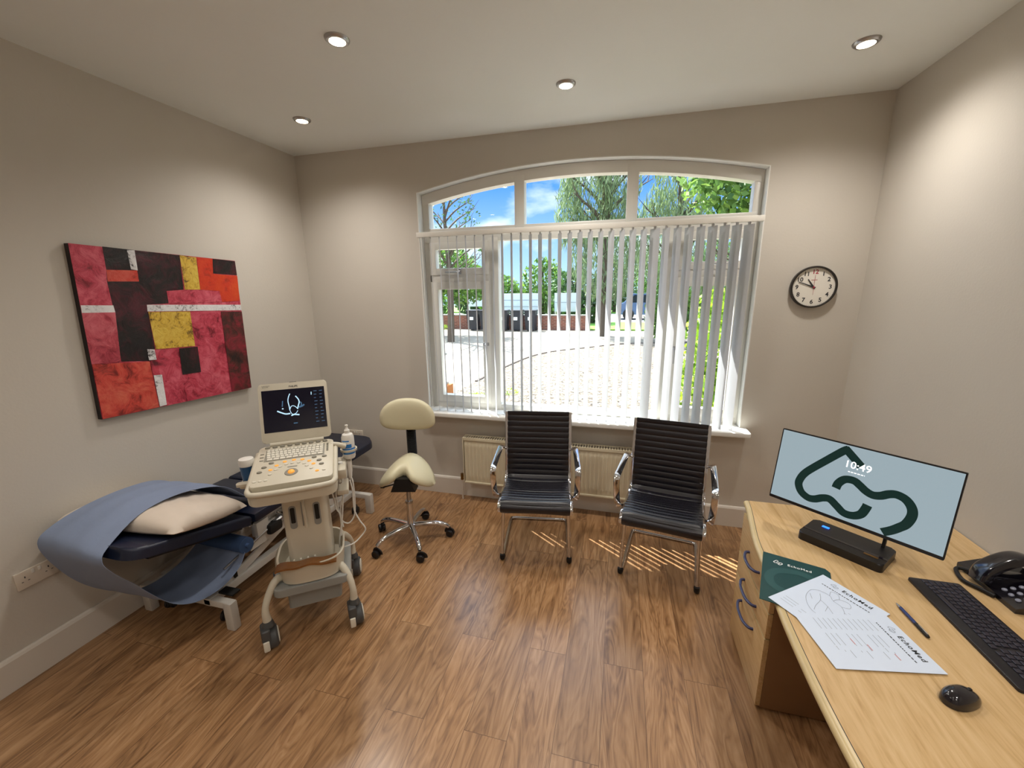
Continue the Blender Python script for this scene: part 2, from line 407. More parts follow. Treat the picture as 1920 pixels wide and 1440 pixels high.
# white painted reveal lining the opening
g = G(); th = 0.006
g.box((WX0+th/2, (YB+YO)/2-0.002, (WZ0+WZS)/2), (th, D+0.004, WZS-WZ0)); g.box((WX1-th/2, (YB+YO)/2-0.002, (WZ0+WZS)/2), (th, D+0.004, WZS-WZ0))
a1 = arcpts(WX0, WX1); 
g.prism([(p[0], p[1]-th) for p in a1] + a1[::-1], -0.002, D+0.002, TW)
struct(g.build('trim_1', 'reveal', sharp=20))
# skirting boards
def skirt(name, p0, p1, inward):
    g = G(); p0 = Vector(p0); p1 = Vector(p1); u = (p1 - p0).normalized(); L = (p1 - p0).length
    prof = [(0, 0), (0.018, 0), (0.018, 0.148), (0.012, 0.160), (0.006, 0.165), (0, 0.165)]
    T = frame((p0.x, p0.y, 0), inward, (0, 0, 1))
    n = Vector(inward).normalized().cross(Vector((0, 0, 1)))
    z1 = L if n.dot(u) > 0 else -L
    g.prism(prof, 0, z1, T); return struct(g.build(name, 'trim', sharp=20))
skirt('baseboard_left', (XL, YF, 0), (XL, YB, 0), (1, 0, 0))
skirt('baseboard_right', (XR, YF, 0), (XR, YB, 0), (-1, 0, 0))
skirt('baseboard_back', (XL+0.018, YB, 0), (XR-0.018, YB, 0), (0, -1, 0))
skirt('baseboard_front', (XL+0.018, YF, 0), (XR-0.018, YF, 0), (0, 1, 0))
# window sill board
g = G(); g.box(((WX0+WX1)/2, 3.145, WZ0-0.02), (WX1-WX0+0.09, 0.20, 0.04), 0.014, 3); g.box(((WX0+WX1)/2, 3.34, WZ0-0.02), (WX1-WX0, 0.22, 0.04))
struct(g.build('trim_2', 'reveal'))

# ------------------------------------------------------------------ window
YG = 3.29
win = bpy.data.objects.new('window_1', None); COL.objects.link(win); win.location = (WC, YG, 0); struct(win)
def wb(g, x0, x1, z0, z1, y0=3.245, y1=3.325, bev=0.006):
    g.box(((x0+x1)/2 - WC, (y0+y1)/2 - YG, (z0+z1)/2), (x1-x0, y1-y0, z1-z0), bev)
g = G()
x0, x1 = WX0 + 0.006, WX1 - 0.006
wb(g, x0, x0+0.055, WZ0, arch(x0+0.055)-0.03); wb(g, x1-0.055, x1, WZ0, arch(x1-0.055)-0.03)
wb(g, x0+0.01, x1-0.01, WZ0-0.002, WZ0+0.05, 3.2435, 3.3265); wb(g, x0+0.01, x1-0.01, 2.175, 2.285, 3.242, 3.328)
wb(g, -1.034, -0.948, WZ0+0.002, 2.2, 3.2405, 3.3235); wb(g, 0.276, 0.366, WZ0+0.002, 2.2, 3.2405, 3.3235)
wb(g, -0.812, -0.734, 2.25, arch(-0.77)-0.04, 3.2405, 3.3235); wb(g, 0.010, 0.090, 2.25, arch(0.05)-0.03, 3.2405, 3.3235)
TWc = frame((-WC, 3.325-YG, 0), (1, 0, 0), (0, 0, 1))
ap = arcpts(x0+0.002, x1-0.002, 0.0, 28); lo = [(p[0], p[1]-0.085) for p in ap]
g.prism(lo + [(p[0], p[1]-0.008) for p in ap[::-1]], -0.001, 0.0825, TWc)
g.build('window_frame', 'upvc', win, sharp=25)
def sash(x0, x1, z0, z1, fw=0.06, name='window_sash'):
    g = G(); y0, y1 = 3.235, 3.305
    wb(g, x0, x0+fw, z0, z1, y0, y1); wb(g, x1-fw, x1, z0, z1, y0, y1); wb(g, x0+0.004, x1-0.004, z0+0.001, z0+fw, y0+0.0015, y1-0.0015); wb(g, x0+0.004, x1-0.004, z1-fw, z1-0.001, y0+0.0015, y1-0.0015)
    return g.build(name, 'upvc', win)
sashes = []
for (a, b_) in ((-1.535, -1.03), (0.362, 0.842)):
    g = G(); wb(g, a-0.01, b_+0.01, 1.865, 1.925); g.build('transom', 'upvc', win)
    sashes.append((sash(a, b_, 1.92, 2.178, 0.055), a, b_, 1.92))
    sashes.append((sash(a, b_, 0.842, 1.868, 0.062), a, b_, 0.842))
def whandle(par, x, z, ry):
    g = G(TR(x-WC, 3.222-YG, z, ry=ry)); g.box((0, 0, 0), (0.028, 0.014, 0.05), 0.005); g.tube([(0, -0.005, 0), (0, -0.028, 0.004), (0.03, -0.034, 0.006), (0.11, -0.03, 0.006)], 0.006, 8); g.build('window_handle', 'satin', par)
whandle(sashes[0][0], -1.27, 1.948, PI)
whandle(sashes[1][0], -1.062, 1.36, PI/2)
whandle(sashes[2][0], 0.60, 1.948, 0)
whandle(sashes[3][0], 0.392, 1.36, PI/2)
for (a, b_, c_, d_) in ((-1.49, -1.07, 1.96, 2.14), (-1.49, -1.07, 0.89, 1.82), (-0.955, 0.283, 0.83, 2.18), (0.41, 0.80, 1.96, 2.14), (0.41, 0.80, 0.89, 1.82)):
    g = G(); wb(g, a, b_, c_, d_, 3.268, 3.274, 0); g.build('window_pane', 'glass', win)
for (a, b_) in ((-1.54, -0.80), (-0.745, 0.02), (0.08, 0.84)):
    g = G(); pts = arcpts(a, b_, 0, 10); g.prism([(a, 2.27), (b_, 2.27)] + [(p[0], p[1]-0.06) for p in pts[::-1]], 0.045, 0.051, TWc); g.build('window_pane', 'glass', win)

# ------------------------------------------------------------------ vertical blind
bl = thing('vertical_blind', 'white vertical blind with tilted slats hanging across the arched window', 'blind', (WC, 3.10, 2.24))
g = G(); g.box((0, 0, -0.018), (2.43, 0.045, 0.036), 0.004); g.build('headrail', 'upvc', bl)
g = G()
for k in range(2): g.cyl((-1.195 + 0.018*k, -0.012, -0.04), (-1.175 + 0.016*k, -0.012, -1.40), 0.004, seg=8)
g.build('pull_cord', 'whitepl', bl)
PHI = R(27.5)
nsl = 33
slat_me = None
for i in range(nsl):
    xw = -1.525 + i * 0.0722
    phi = PHI + random.uniform(-0.05, 0.05)
    if i == 24: phi = R(44)
    if i >= 25: phi += R(3)
    g = G()
    def f(u, v, ph=0): 
        w_ = (u - 0.5) * 0.086
        return (w_, 0.0022 * math.cos((u-0.5)*PI), -0.05 - v * 1.385)
    g.grid(f, 5, 3, thick=0.0007)
    g.box((0, 0, -1.425), (0.084, 0.003, 0.022), 0.001); g.box((0, 0, -0.043), (0.02, 0.006, 0.016), 0.001)
    o = g.build('slat', 'blind', bl)
    o.location = (xw - WC, 0, 0); o.rotation_euler = (0, 0, PI/2 + phi)
g = G()
pts = []
for i in range(nsl): 
    for s_ in ((0,) if i < nsl else ()): pts.append((-1.525 + i*0.0722 - WC, 0.0, -1.436)); pts.append((-1.525 + (i+0.5)*0.0722 - WC, 0.0, -1.445))
g.tube(pts, 0.0014, 5, n=2); g.build('bottom_chain', 'whitepl', bl)

# ------------------------------------------------------------------ ceiling downlights
dl = [(-1.277, 1.87, 'recessed downlight with glowing lamp, nearest on the left half of the ceiling'),
      (1.054, 2.556, 'recessed ceiling downlight near the right wall corner'),
      (-0.343, 2.567, 'recessed ceiling downlight in front of the arched window, above its middle'),
      (-2.069, 2.564, 'recessed ceiling downlight near the left back corner'),
      (0.35, 1.50, 'recessed ceiling downlight above the desk side, out of the picture'),
      (-1.9, 0.3, 'added fill downlight over the near left of the room, out of the picture'),  # lamps from here down are unseen, added to fill the room
      (-0.5, 0.2, 'added fill downlight above the middle of the room, out of the picture'),
      (0.9, 0.3, 'added fill downlight over the near right of the room, out of the picture'),
      (-1.2, -0.9, 'added fill downlight at the far back left, out of the picture'),
      (0.5, -0.9, 'added fill downlight at the far back right, out of the picture')]
dl.pop(4)
proto = None
for i, (x, y, lb) in enumerate(dl):
    if proto is None:
        proto = thing('ceiling_downlight', lb, 'ceiling light', (x, y, H), 0, 'recessed ceiling downlights')
        g = G(); g.lathe([(0.036, -0.002), (0.036, -0.012), (0.045, -0.012), (0.053, -0.006), (0.055, 0.0), (0.05, 0.0)], 28, cap=False); g.build('trim_ring', 'satin', proto)
        g = G(); g.lathe([(0.0, -0.016), (0.02, -0.014), (0.032, -0.010), (0.036, -0.003)], 20, cap=False); g.build('lamp', 'bulb', proto)
    else:
        dup(proto, (x, y, H), 0, lb)
    ld = bpy.data.lights.new('downlight_beam', 'SPOT'); ld.energy = SPOT_W * (1.0 if y > 1 else (1.1 if x > 0 else 0.45)); ld.spot_size = R(150); ld.spot_blend = 1.0; ld.shadow_soft_size = 0.07; ld.color = (1.0, 0.94, 0.87)  # added fill lamps run stronger on the right, to brighten the right wall
    lo_ = bpy.data.objects.new('downlight_beam', ld); COL.objects.link(lo_); lo_.location = (x, y, H - 0.04)

# ------------------------------------------------------------------ wall clock
ck = thing('wall_clock', 'round black rimmed wall clock with white dial right of the window', 'clock', (1.214, YB, 1.79))
TC = frame((0, 0, 0), (1, 0, 0), (0, 0, 1))   # local z = -y
g = G(TC); g.lathe([(0.128, 0), (0.133, 0.01), (0.133, 0.034), (0.130, 0.040), (0.125, 0.040), (0.122, 0.034), (0.122, 0.02)], 56, cap=False); g.build('rim', 'clockrim', ck)
g = G(TC); g.lathe([(0.0, 0.024), (0.123, 0.024)], 48, cap=False); dial = g.build('dial', 'clockface', ck)
g = G()
for k in range(1, 12):
    a = R(90 - 30*k); text_geo(g, str(k), 0.037, TC @ TR(0.095*math.cos(a), 0.095*math.sin(a), 0.0245), bold=0.0009)
for k in range(60):
    a = R(6*k); r0 = 0.116 if k % 5 else 0.1135; c_, s_ = math.cos(a), math.sin(a); g.mesh([(r0*c_-0.0005*s_, r0*s_+0.0005*c_, 0.0247), (r0*c_+0.0005*s_, r0*s_-0.0005*c_, 0.0247), (0.119*c_+0.0005*s_, 0.119*s_-0.0005*c_, 0.0247), (0.119*c_-0.0005*s_, 0.119*s_+0.0005*c_, 0.0247)], [(0, 1, 2, 3)], TC)
g.build('numerals', 'ink', dial)
g = G(); text_geo(g, '12', 0.037, TC @ TR(0, 0.095, 0.0245), bold=0.0009); g.build('red_numeral', 'red', dial)
g = G(); g.box((0, 0.045, 0.0246), (0.034, 0.003, 0.0002), T=TC); g.build('maker_print', 'red', dial)
def hand(nm, deg, L, w_, z, m_, back=0.012):
    g = G(TC @ TR(rz=-R(deg))); g.mesh([(-w_, -back, z), (w_, -back, z), (w_*0.5, L, z), (-w_*0.5, L, z), (-w_, -back, z+0.001), (w_, -back, z+0.001), (w_*0.5, L, z+0.001), (-w_*0.5, L, z+0.001)], [(0, 3, 2, 1), (4, 5, 6, 7), (0, 1, 5, 4), (1, 2, 6, 5), (2, 3, 7, 6), (3, 0, 4, 7)])
    g.lathe([(0.0, z), (0.005, z), (0.005, z+0.002), (0, z+0.002)], 12, cap=False); g.build(nm, m_, ck)
hand('hour_hand', 324, 0.062, 0.0052, 0.026, 'ink'); hand('minute_hand', 291, 0.095, 0.0042, 0.028, 'ink'); hand('second_hand', 180, 0.05, 0.0009, 0.030, 'red', 0.075)

# ------------------------------------------------------------------ painting
def paintmat(name, c1, c2, c3, sc=14, dist=3.0, rough=0.35):
    m, t, b = newmat(name); tcn = nn(t, 'ShaderNodeTexCoord')
    n1 = nn(t, 'ShaderNodeTexNoise'); n1.inputs['Scale'].default_value = sc; n1.inputs['Detail'].default_value = 10; n1.inputs['Roughness'].default_value = 0.72; n1.inputs['Distortion'].default_value = dist * 0.35
    n0 = nn(t, 'ShaderNodeTexNoise'); n0.inputs['Scale'].default_value = 5.5; n0.inputs['Detail'].default_value = 4; n0.inputs['Distortion'].default_value = 1.0
    t.links.new(tcn.outputs['Object'], n1.inputs['Vector']); t.links.new(tcn.outputs['Object'], n0.inputs['Vector'])
    av = nn(t, 'ShaderNodeMath', operation='MULTIPLY_ADD'); av.inputs[1].default_value = 0.6; ah = nn(t, 'ShaderNodeMath', operation='MULTIPLY'); ah.inputs[1].default_value = 0.4
    t.links.new(n0.outputs['Fac'], ah.inputs[0]); t.links.new(n1.outputs['Fac'], av.inputs[0]); t.links.new(ah.outputs[0], av.inputs[2])
    rp = nn(t, 'ShaderNodeValToRGB'); rp.color_ramp.elements[0].position = 0.40; rp.color_ramp.elements[0].color = lin(c1); rp.color_ramp.elements[1].position = 0.60; rp.color_ramp.elements[1].color = lin(c3)
    e = rp.color_ramp.elements.new(0.48); e.color = lin(c2); t.links.new(av.outputs[0], rp.inputs[0]); t.links.new(rp.outputs[0], b.inputs['Base Color'])
    bp = nn(t, 'ShaderNodeBump'); bp.inputs['Strength'].default_value = 0.8; bp.inputs['Distance'].default_value = 0.010; t.links.new(n1.outputs['Fac'], bp.inputs['Height']); t.links.new(bp.outputs[0], b.inputs['Normal'])
    b.inputs['Roughness'].default_value = rough; return m
PM = [paintmat('paint_pink', '7a1428', 'c03a50', 'dc6678'), paintmat('paint_crimson', '5a1020', 'b02840', 'cc4458'),
      paintmat('paint_black', '0d0708', '150c0e', '4e1222', 9), paintmat('paint_red', '8a1c18', 'd03a28', 'd85a4a', 20),
      paintmat('paint_white', '2a2026', 'e8e6e8', 'f4f4f6', 22, 5), paintmat('paint_yellow', '3c1a0c', 'd8b03a', 'e8cc5c', 20, 4),
      paintmat('paint_orange', '8c2412', 'cc3418', 'd84a1c', 7, 1), paintmat('paint_maroon', '25110f', '4c201c', '8c1c30', 10),
      paintmat('paint_salmon', '7a1c18', 'cc4438', 'dc6a54', 10), paintmat('paint_rose', '902034', 'c04a58', 'd8707c', 12)]
PATCH = [(0, [(1.504, 2.047), (1.643, 2.042), (1.631, 1.747), (1.493, 1.752)]),
 (2, [(1.644, 2.046), (2.04, 2.03), (2.026, 1.824), (1.922, 1.817), (1.92, 1.744), (1.798, 1.74), (1.793, 1.487), (1.757, 1.419), (1.612, 1.44), (1.631, 1.747), (1.63, 1.868), (1.639, 1.932)]),
 (3, [(1.639, 1.928), (1.786, 1.93), (1.784, 1.87), (1.633, 1.868)]), (4, [(1.756, 2.038), (1.794, 2.039), (1.789, 1.93), (1.756, 1.936)]),
 (5, [(2.04, 2.03), (2.143, 2.024), (2.132, 1.824), (2.034, 1.824)]),
 (6, [(2.147, 2.025), (2.254, 2.023), (2.241, 1.926), (2.421, 1.917), (2.411, 1.746), (2.271, 1.741), (2.265, 1.814), (2.132, 1.824)]),
 (2, [(2.254, 2.023), (2.421, 2.018), (2.420, 1.922), (2.241, 1.929)]), (0, [(1.922, 1.817), (2.265, 1.814), (2.271, 1.741), (1.92, 1.744)]),
 (4, [(1.798, 1.74), (2.413, 1.717), (2.410, 1.678), (1.794, 1.702)]), (4, [(1.493, 1.749), (1.633, 1.743), (1.635, 1.706), (1.490, 1.711)]),
 (9, [(1.489, 1.71), (1.635, 1.706), (1.609, 1.441), (1.478, 1.449)]), (5, [(1.797, 1.699), (2.039, 1.689), (2.03, 1.471), (1.796, 1.482)]),
 (2, [(1.928, 1.468), (2.045, 1.465), (2.037, 1.299), (1.918, 1.305)]), (7, [(2.249, 1.677), (2.411, 1.669), (2.391, 1.111), (2.229, 1.12)]),
 (8, [(1.48, 1.448), (1.749, 1.417), (1.748, 1.142), (1.469, 1.155)]), (4, [(1.749, 1.489), (1.788, 1.483), (1.788, 1.422), (1.747, 1.425)]),
 (1, [(1.75, 1.421), (1.791, 1.418), (1.789, 1.331), (1.752, 1.335)]), (4, [(1.754, 1.334), (1.8, 1.329), (1.792, 1.144), (1.752, 1.143)])]
pic = thing('abstract_painting', 'large abstract canvas of red, black, yellow and white blocks on left wall', 'painting', (XL, 1.945, 1.60))
TP = frame((0, -1.945, -1.60), (0, 1, 0), (0, 0, 1))   # local x = y world, y = z world, z = +x
g = G(TP); g.prism([(1.467, 1.152), (2.393, 1.109), (2.423, 2.02), (1.504, 2.049)], 0.004, 0.034); g.build('stretched_canvas', mat('canvas_edge', '1c0f10', 0.6, var=0.2), pic)
g = G(TP); base = [(1.467, 1.152), (2.393, 1.109), (2.423, 2.02), (1.504, 2.049)]
g.mi = 0; g.mesh([(p[0], p[1], 0.0345) for p in base], [(0, 1, 2, 3)])
for i, (mi, poly) in enumerate(PATCH):
    g.mi = mi; g.mesh([(p[0], p[1], 0.035 + 0.0002*i) for p in poly], [tuple(range(len(poly)))[::-1]])
g.build('painted_surface', PM, pic)

# ------------------------------------------------------------------ sockets
def socket(label, T, loc):
    t_ = thing('wall_socket', label, 'socket', loc)
    g = G(T); g.box((0, 0, 0.006), (0.148, 0.086, 0.012), 0.004); pl = g.build('face_plate', 'socket', t_)
    for sx_ in (-0.042, 0.042):
        g = G(T); g.box((sx_, 0.012, 0.0122), (0.004, 0.009, 0.0008)); g.box((sx_-0.011, -0.008, 0.0122), (0.007, 0.003, 0.0008)); g.box((sx_+0.011, -0.008, 0.0122), (0.007, 0.003, 0.0008))
        g.build('pin_holes', 'ink', pl)
    for sx_ in (-0.012, 0.012):
        g = G(T); g.box((sx_, 0.026, 0.013), (0.011, 0.018, 0.005), 0.0015); g.build('switch', 'whitepl', t_)
socket('white double socket low on the left wall above the skirting', frame((0, 0, 0), (0, 1, 0), (0, 0, 1)), (XL, 1.087, 0.492))
socket('white double socket on the window wall behind the couch end', frame((0, 0, 0), (1, 0, 0), (0, 0, 1)), (-2.353, YB, 0.487))

# ------------------------------------------------------------------ radiator
rd = thing('radiator', 'cream panel radiator under the window behind the black chairs', 'radiator', (-0.54, 3.10, 0))
RW = 1.40; z0, z1 = 0.175, 0.585
g = G()
nr = 42
def rf(u, v):
    x = (u - 0.5) * (RW - 0.03)
    if 0.06 < v < 0.94: y = -0.047 - 0.006 * max(0, math.sin(u * nr * 2 * PI))
    else: y = -0.044
    return (x, y, z0 + 0.01 + v * (z1 - z0 - 0.02))
g.grid(rf, nr * 6 + 1, 18, thick=0.004); g.box((0, -0.046, z0+0.008), (RW-0.02, 0.012, 0.016), 0.004); g.box((0, -0.046, z1-0.012), (RW-0.02, 0.012, 0.02), 0.004)
g.build('front_panel', 'rad', rd)
g = G(); g.box((0, 0.02, (z0+z1)/2), (RW-0.04, 0.01, z1-z0-0.03), 0.003); g.build('rear_panel', 'rad', rd)
for s_ in (-1, 1):
    g = G(); g.box((s_*(RW/2-0.004), -0.012, (z0+z1)/2), (0.008, 0.078, z1-z0), 0.003); g.build('side_cover', 'rad', rd)
g = G()
g.box((0, -0.048, z1), (RW, 0.008, 0.008), 0.002); g.box((0, 0.026, z1), (RW, 0.008, 0.008), 0.002)
for k in range(66):
    x = -RW/2 + 0.02 + k * (RW - 0.04) / 65; g.box((x, -0.011, z1-0.002), (0.006, 0.072, 0.004))
g.build('top_grille', 'rad', rd)
g = G(); g.cyl((-RW/2-0.03, -0.01, 0), (-RW/2-0.03, -0.01, 0.20), 0.0075, seg=12); g.build('pipe', 'trim', rd)
g = G(); g.cyl((-RW/2-0.03, -0.01, 0.185), (-RW/2-0.03, -0.01, 0.24), 0.013, seg=14); g.cyl((-RW/2-0.035, -0.01, 0.205), (-RW/2+0.01, -0.01, 0.205), 0.009, seg=10); g.build('valve', 'brass', rd)

# ------------------------------------------------------------------ black ribbed visitor chairs
ch = thing('visitor_chair', 'black ribbed leather chair with chrome arms, left one under the window', 'chair', (-0.479, 2.40, 0), R(8.5), 'visitor chairs')
prof = [(-0.080, 0.415), (-0.088, 0.440), (-0.070, 0.462), (-0.03, 0.468), (0.08, 0.458), (0.18, 0.443), (0.26, 0.436), (0.31, 0.445), (0.338, 0.475), (0.350, 0.54), (0.362, 0.64), (0.380, 0.76), (0.402, 0.88), (0.412, 0.935)]
PP = smoothpts([(0, p[0], p[1]) for p in prof], 12)
cum = [0.0]
for i in range(1, len(PP)): cum.append(cum[-1] + (PP[i] - PP[i-1]).length)
TOT = cum[-1]
def prof_at(s_):
    s_ = max(0, min(TOT, s_))
    for i in range(1, len(PP)):
        if cum[i] >= s_:
            k = (s_ - cum[i-1]) / max(1e-9, cum[i] - cum[i-1]); p = PP[i-1].lerp(PP[i], k); tg = (PP[i] - PP[i-1]).normalized(); return p, Vector((0, -tg.z, tg.y))
    return PP[-1], Vector((0, -1, 0))
def sling(s0, s1, name, par, rib=0.040):
    g = G(); ns = int((s1 - s0) / 0.0045); nv = 14
    def top(u, v):
        s_ = s0 + u * (s1 - s0); p, n_ = prof_at(s_)
        b_ = 0.007 * abs(math.sin(PI * s_ / rib)) ** 0.5
        ex = min(v, 1 - v) * 0.44; edge = min(1, ex / 0.02)
        sag = -0.006 * math.sin(PI * v) 
        return (p.x + (v - 0.5) * 0.44, p.y + n_.y * (b_ * edge + sag + 0.004), p.z + n_.z * (b_ * edge + sag + 0.004))
    g.grid(top, ns, nv, thick=-0.0 or 0.014); return g.build(name, 'leather', par, sharp=60)
SB = 0.425
sling(0.0, SB, 'seat', ch); sling(SB, TOT, 'backrest', ch)
rp_ = [(p[0], p[1]) for p in prof]
for sg in (-1, 1):
    g = G(); g.tube([(sg*0.228, p[0], p[1]-0.004) for p in prof], 0.01, 10, n=6, flat=(0.016, 0.026)); g.build('side_rail', 'chrome', ch)
    g = G(); g.tube([(sg*0.232, 0.362, 0.665), (sg*0.262, 0.345, 0.682), (sg*0.268, 0.28, 0.688), (sg*0.268, 0.05, 0.694), (sg*0.268, -0.035, 0.694), (sg*0.268, -0.062, 0.672), (sg*0.266, -0.058, 0.60), (sg*0.262, -0.02, 0.50), (sg*0.250, 0.04, 0.455), (sg*0.234, 0.09, 0.452)], 0.01, 12, n=5, flat=(0.038, 0.012)); g.build('armrest', 'chrome', ch)
    g = G(); g.tube([(sg*0.208, 0.10, 0.428), (sg*0.209, 0.03, 0.425), (sg*0.212, 0.004, 0.40), (sg*0.220, -0.008, 0.20), (sg*0.226, -0.006, 0.035), (sg*0.226, 0.012, 0.014), (sg*0.224, 0.06, 0.012), (sg*0.220, 0.46, 0.012), (sg*0.205, 0.503, 0.012), (sg*0.165, 0.51, 0.012), (0, 0.51, 0.012)], 0.0115, 12, n=6); leg = g.build('leg', 'chrome', ch)
    g = G(); g.tube([(sg*0.2255, -0.010, 0.045), (sg*0.2265, -0.009, 0.022), (sg*0.2265, 0.004, 0.009), (sg*0.2255, 0.03, 0.009)], 0.0165, 10, n=4); g.build('glide', 'rubber', leg)
g = G(); g.tube([(-0.21, 0.06, 0.425), (0.21, 0.06, 0.425)], 0.010, 10, n=1); g.tube([(-0.228, 0.30, 0.432), (0.228, 0.30, 0.432)], 0.010, 10, n=1); g.build('cross_bar', 'chrome', ch)
dup(ch, (0.301, 2.372, 0), R(-9.4), 'black ribbed leather chair with chrome arms, nearer the desk, striped with sun')

# ------------------------------------------------------------------ saddle stool
st = thing('saddle_stool', 'cream saddle stool with backrest on a chrome star base', 'stool', (-1.42, 2.43, 0), R(14))
def caster(g0parent, x, y, r, ang, name='caster'):
    g = G(TR(x, y, 0, rz=ang))
    for s_ in (-1, 1): g.lathe([(0.0, -0.009), (r*0.55, -0.009), (r*0.8, -0.011), (r, -0.006), (r, 0.006), (r*0.8, 0.011), (r*0.55, 0.009), (0, 0.009)], 20, TR(s_*0.014, 0, r, ry=PI/2), cap=False)
    g.tube([(0, -0.01, r*0.7), (0, 0.0, r*1.9), (0, 0.022, r*1.5), (0, 0.026, r*0.9)], 0.009, 8, flat=(0.046, 0.01)); g.cyl((0, 0, r*1.3), (0, 0, r*2.7), 0.0055, seg=8)
    return g.build(name, 'blackpl', g0parent)
for k, wa in enumerate((-119, -50, 22, 95, 170)):
    a = R(wa - 14); c_, s_ = math.cos(a), math.sin(a); q = lambda r_, z_: (r_*c_, r_*s_, z_)
    g = G(); g.tube([q(0.02, 0.118), q(0.10, 0.120), q(0.19, 0.116), q(0.245, 0.10), q(0.275, 0.078)], [0.020, 0.019, 0.018, 0.017, 0.015], 12, n=5); lg = g.build('base_leg', 'chrome', st)
    caster(lg, 0.283*c_, 0.283*s_, 0.028, a + (0.5, -0.4, 1.1, 0.3, 0.9)[k])
g = G(); g.lathe([(0.0, 0.095), (0.036, 0.098), (0.040, 0.115), (0.036, 0.132), (0.024, 0.136), (0, 0.136)], 24, cap=False); g.build('hub', 'chrome', st)
g = G(); g.cyl((0, 0, 0.06), (0, 0, 0.31), 0.0235, seg=24); g.build('outer_column', 'chrome', st)
g = G(); g.cyl((0, 0, 0.31), (0, 0, 0.46), 0.015, seg=20); g.cyl((0, 0, 0.30), (0, 0, 0.318), 0.0265, seg=20); g.build('inner_column', 'satin', st)
g = G(); g.box((0, 0.01, 0.485), (0.15, 0.2, 0.05), 0.015); g.prism([(-0.085, 0.45), (0.085, 0.45), (0.045, 0.545), (-0.045, 0.545)], 0.04, 0.13, frame((0, 0, 0), (1, 0, 0), (0, 0, 1))); mech = g.build('tilt_mechanism', 'blackpl', st)
g = G(); g.tube([(-0.07, -0.02, 0.46), (-0.14, -0.03, 0.445), (-0.165, -0.035, 0.44)], 0.005, 8); g.box((-0.17, -0.036, 0.44), (0.03, 0.02, 0.008), 0.003); g.build('lever', 'blackpl', mech)
g = G()
def saddle(u, v, sgn):
    # u around angle, v radial
    an = 2*PI*u; rr = v
    x = rr * math.cos(an) * 0.200; yy = rr * math.sin(an)
    y = yy * (0.165 if yy > 0 else 0.175)
    if yy < 0: y += 0.095 * math.exp(-(x/0.050)**2) * (-yy)
    ax = abs(x)
    droop = 0.115 * (ax / 0.188) ** 1.7
    zc = 0.580 - droop + (0.020 * (y/0.165)**2 if y > 0 else 0.0) - (0.022 * (-yy)**2 * (ax/0.188) if yy < 0 else 0)
    tk = 0.050 * math.sqrt(max(0, 1 - rr ** 3.6))
    return (x, y, zc + sgn * tk)
for sgn in (1, -1): g.grid(lambda u, v: saddle(u, v, sgn), 56, 14)
bmesh.ops.remove_doubles(g.bm, verts=g.bm.verts[:], dist=0.0006)
g.build('seat', 'cream', st, sharp=80)
g = G(); g.tube([(0, 0.08, 0.47), (0, 0.16, 0.475), (0, 0.185, 0.52), (0, 0.185, 0.62)], 0.01, 10, flat=(0.045, 0.012)); g.cyl((0, 0.185, 0.62), (0, 0.175, 0.86), 0.018, seg=16); g.build('back_support', 'blackpl', st)
g = G(); pr = []
for k in range(19): pr += [(0.029, 0.60+k*0.0105), (0.036, 0.605+k*0.0105)]
g.lathe(pr, 20, TR(0, 0.182, 0), cap=False); g.build('bellows', 'rubber', st)
g = G()
def backc(u, v, sgn):
    an = 2*PI*u; cx, cy = math.cos(an), math.sin(an)
    x = v * math.copysign(abs(cx) ** 0.85, cx) * 0.200
    z = v * (cy * 0.142 if cy > 0 else math.copysign(abs(cy) ** 0.6, cy) * 0.100)
    tk = 0.032 * math.sqrt(max(0, 1 - v ** 3.6))
    return (x, 0.145 - sgn * tk - 0.9 * x * x * -1.0 * -1.0 + 0.0, 0.905 + z)
for sgn in (1, -1): g.grid(lambda u, v: backc(u, v, sgn), 56, 14)
bmesh.ops.remove_doubles(g.bm, verts=g.bm.verts[:], dist=0.0006)
g.build('backrest', 'cream', st, sharp=80)

# ------------------------------------------------------------------ examination couch
co = thing('examination_couch', 'navy vinyl examination couch on a white steel base along left wall', 'examination couch', (-2.34, 2.05, 0))
def cb(g, x0, x1, y0, y1, z0, z1, bev=0.01): g.box(((x0+x1)/2+2.34, (y0+y1)/2-2.05, (z0+z1)/2), (x1-x0, y1-y0, z1-z0), bev)
CX0, CX1 = -2.655, -2.03
g = G(TR(0, 1.70-2.05, 0.47, rx=R(-16.5))); g.prism([(0.31, -0.01), (-0.31, -0.01)] + [(-0.31+0.13-0.13*math.cos(R(q)), -0.625+0.13-0.13*math.sin(R(q))) for q in range(0, 91, 15)] + [(0.31-0.07+0.07*math.sin(R(q)), -0.625+0.07-0.07*math.cos(R(q))) for q in range(0, 91, 15)], 0.003, 0.058, bev=0.016); hd = g.build('head_section', 'navy', co)
g = G(); cb(g, CX0, CX1, 1.725, 2.08, 0.470, 0.528, 0.018); g.build('middle_section', 'navy', co)
g = G()
poly = [(-0.31, 0.05)] + [(-0.31 + 0.10*(1-math.cos(a)), 1.0 - 0.13 + 0.13*math.sin(a)) for a in [R(q) for q in range(0, 91, 15)]] + [(0.31 - 0.20*(1-math.cos(a)), 1.0 - 0.16 + 0.16*math.sin(a)) for a in [R(q) for q in range(90, -1, -10)]] + [(0.31, 0.05)]
g.prism(poly[::-1], 0.470, 0.528, TR(0, 0, 0), bev=0.018); g.build('foot_section', 'navy', co)
g = G(TR(0, 1.70-2.05, 0.455, rx=R(-16.5)))
for s_ in (-0.24, 0.24): g.box((s_, -0.27, 0.0), (0.035, 0.5, 0.025), 0.004)
g.box((0, -0.5, 0), (0.5, 0.03, 0.025), 0.004); g.build('head_frame', 'rubber', co)
g = G()
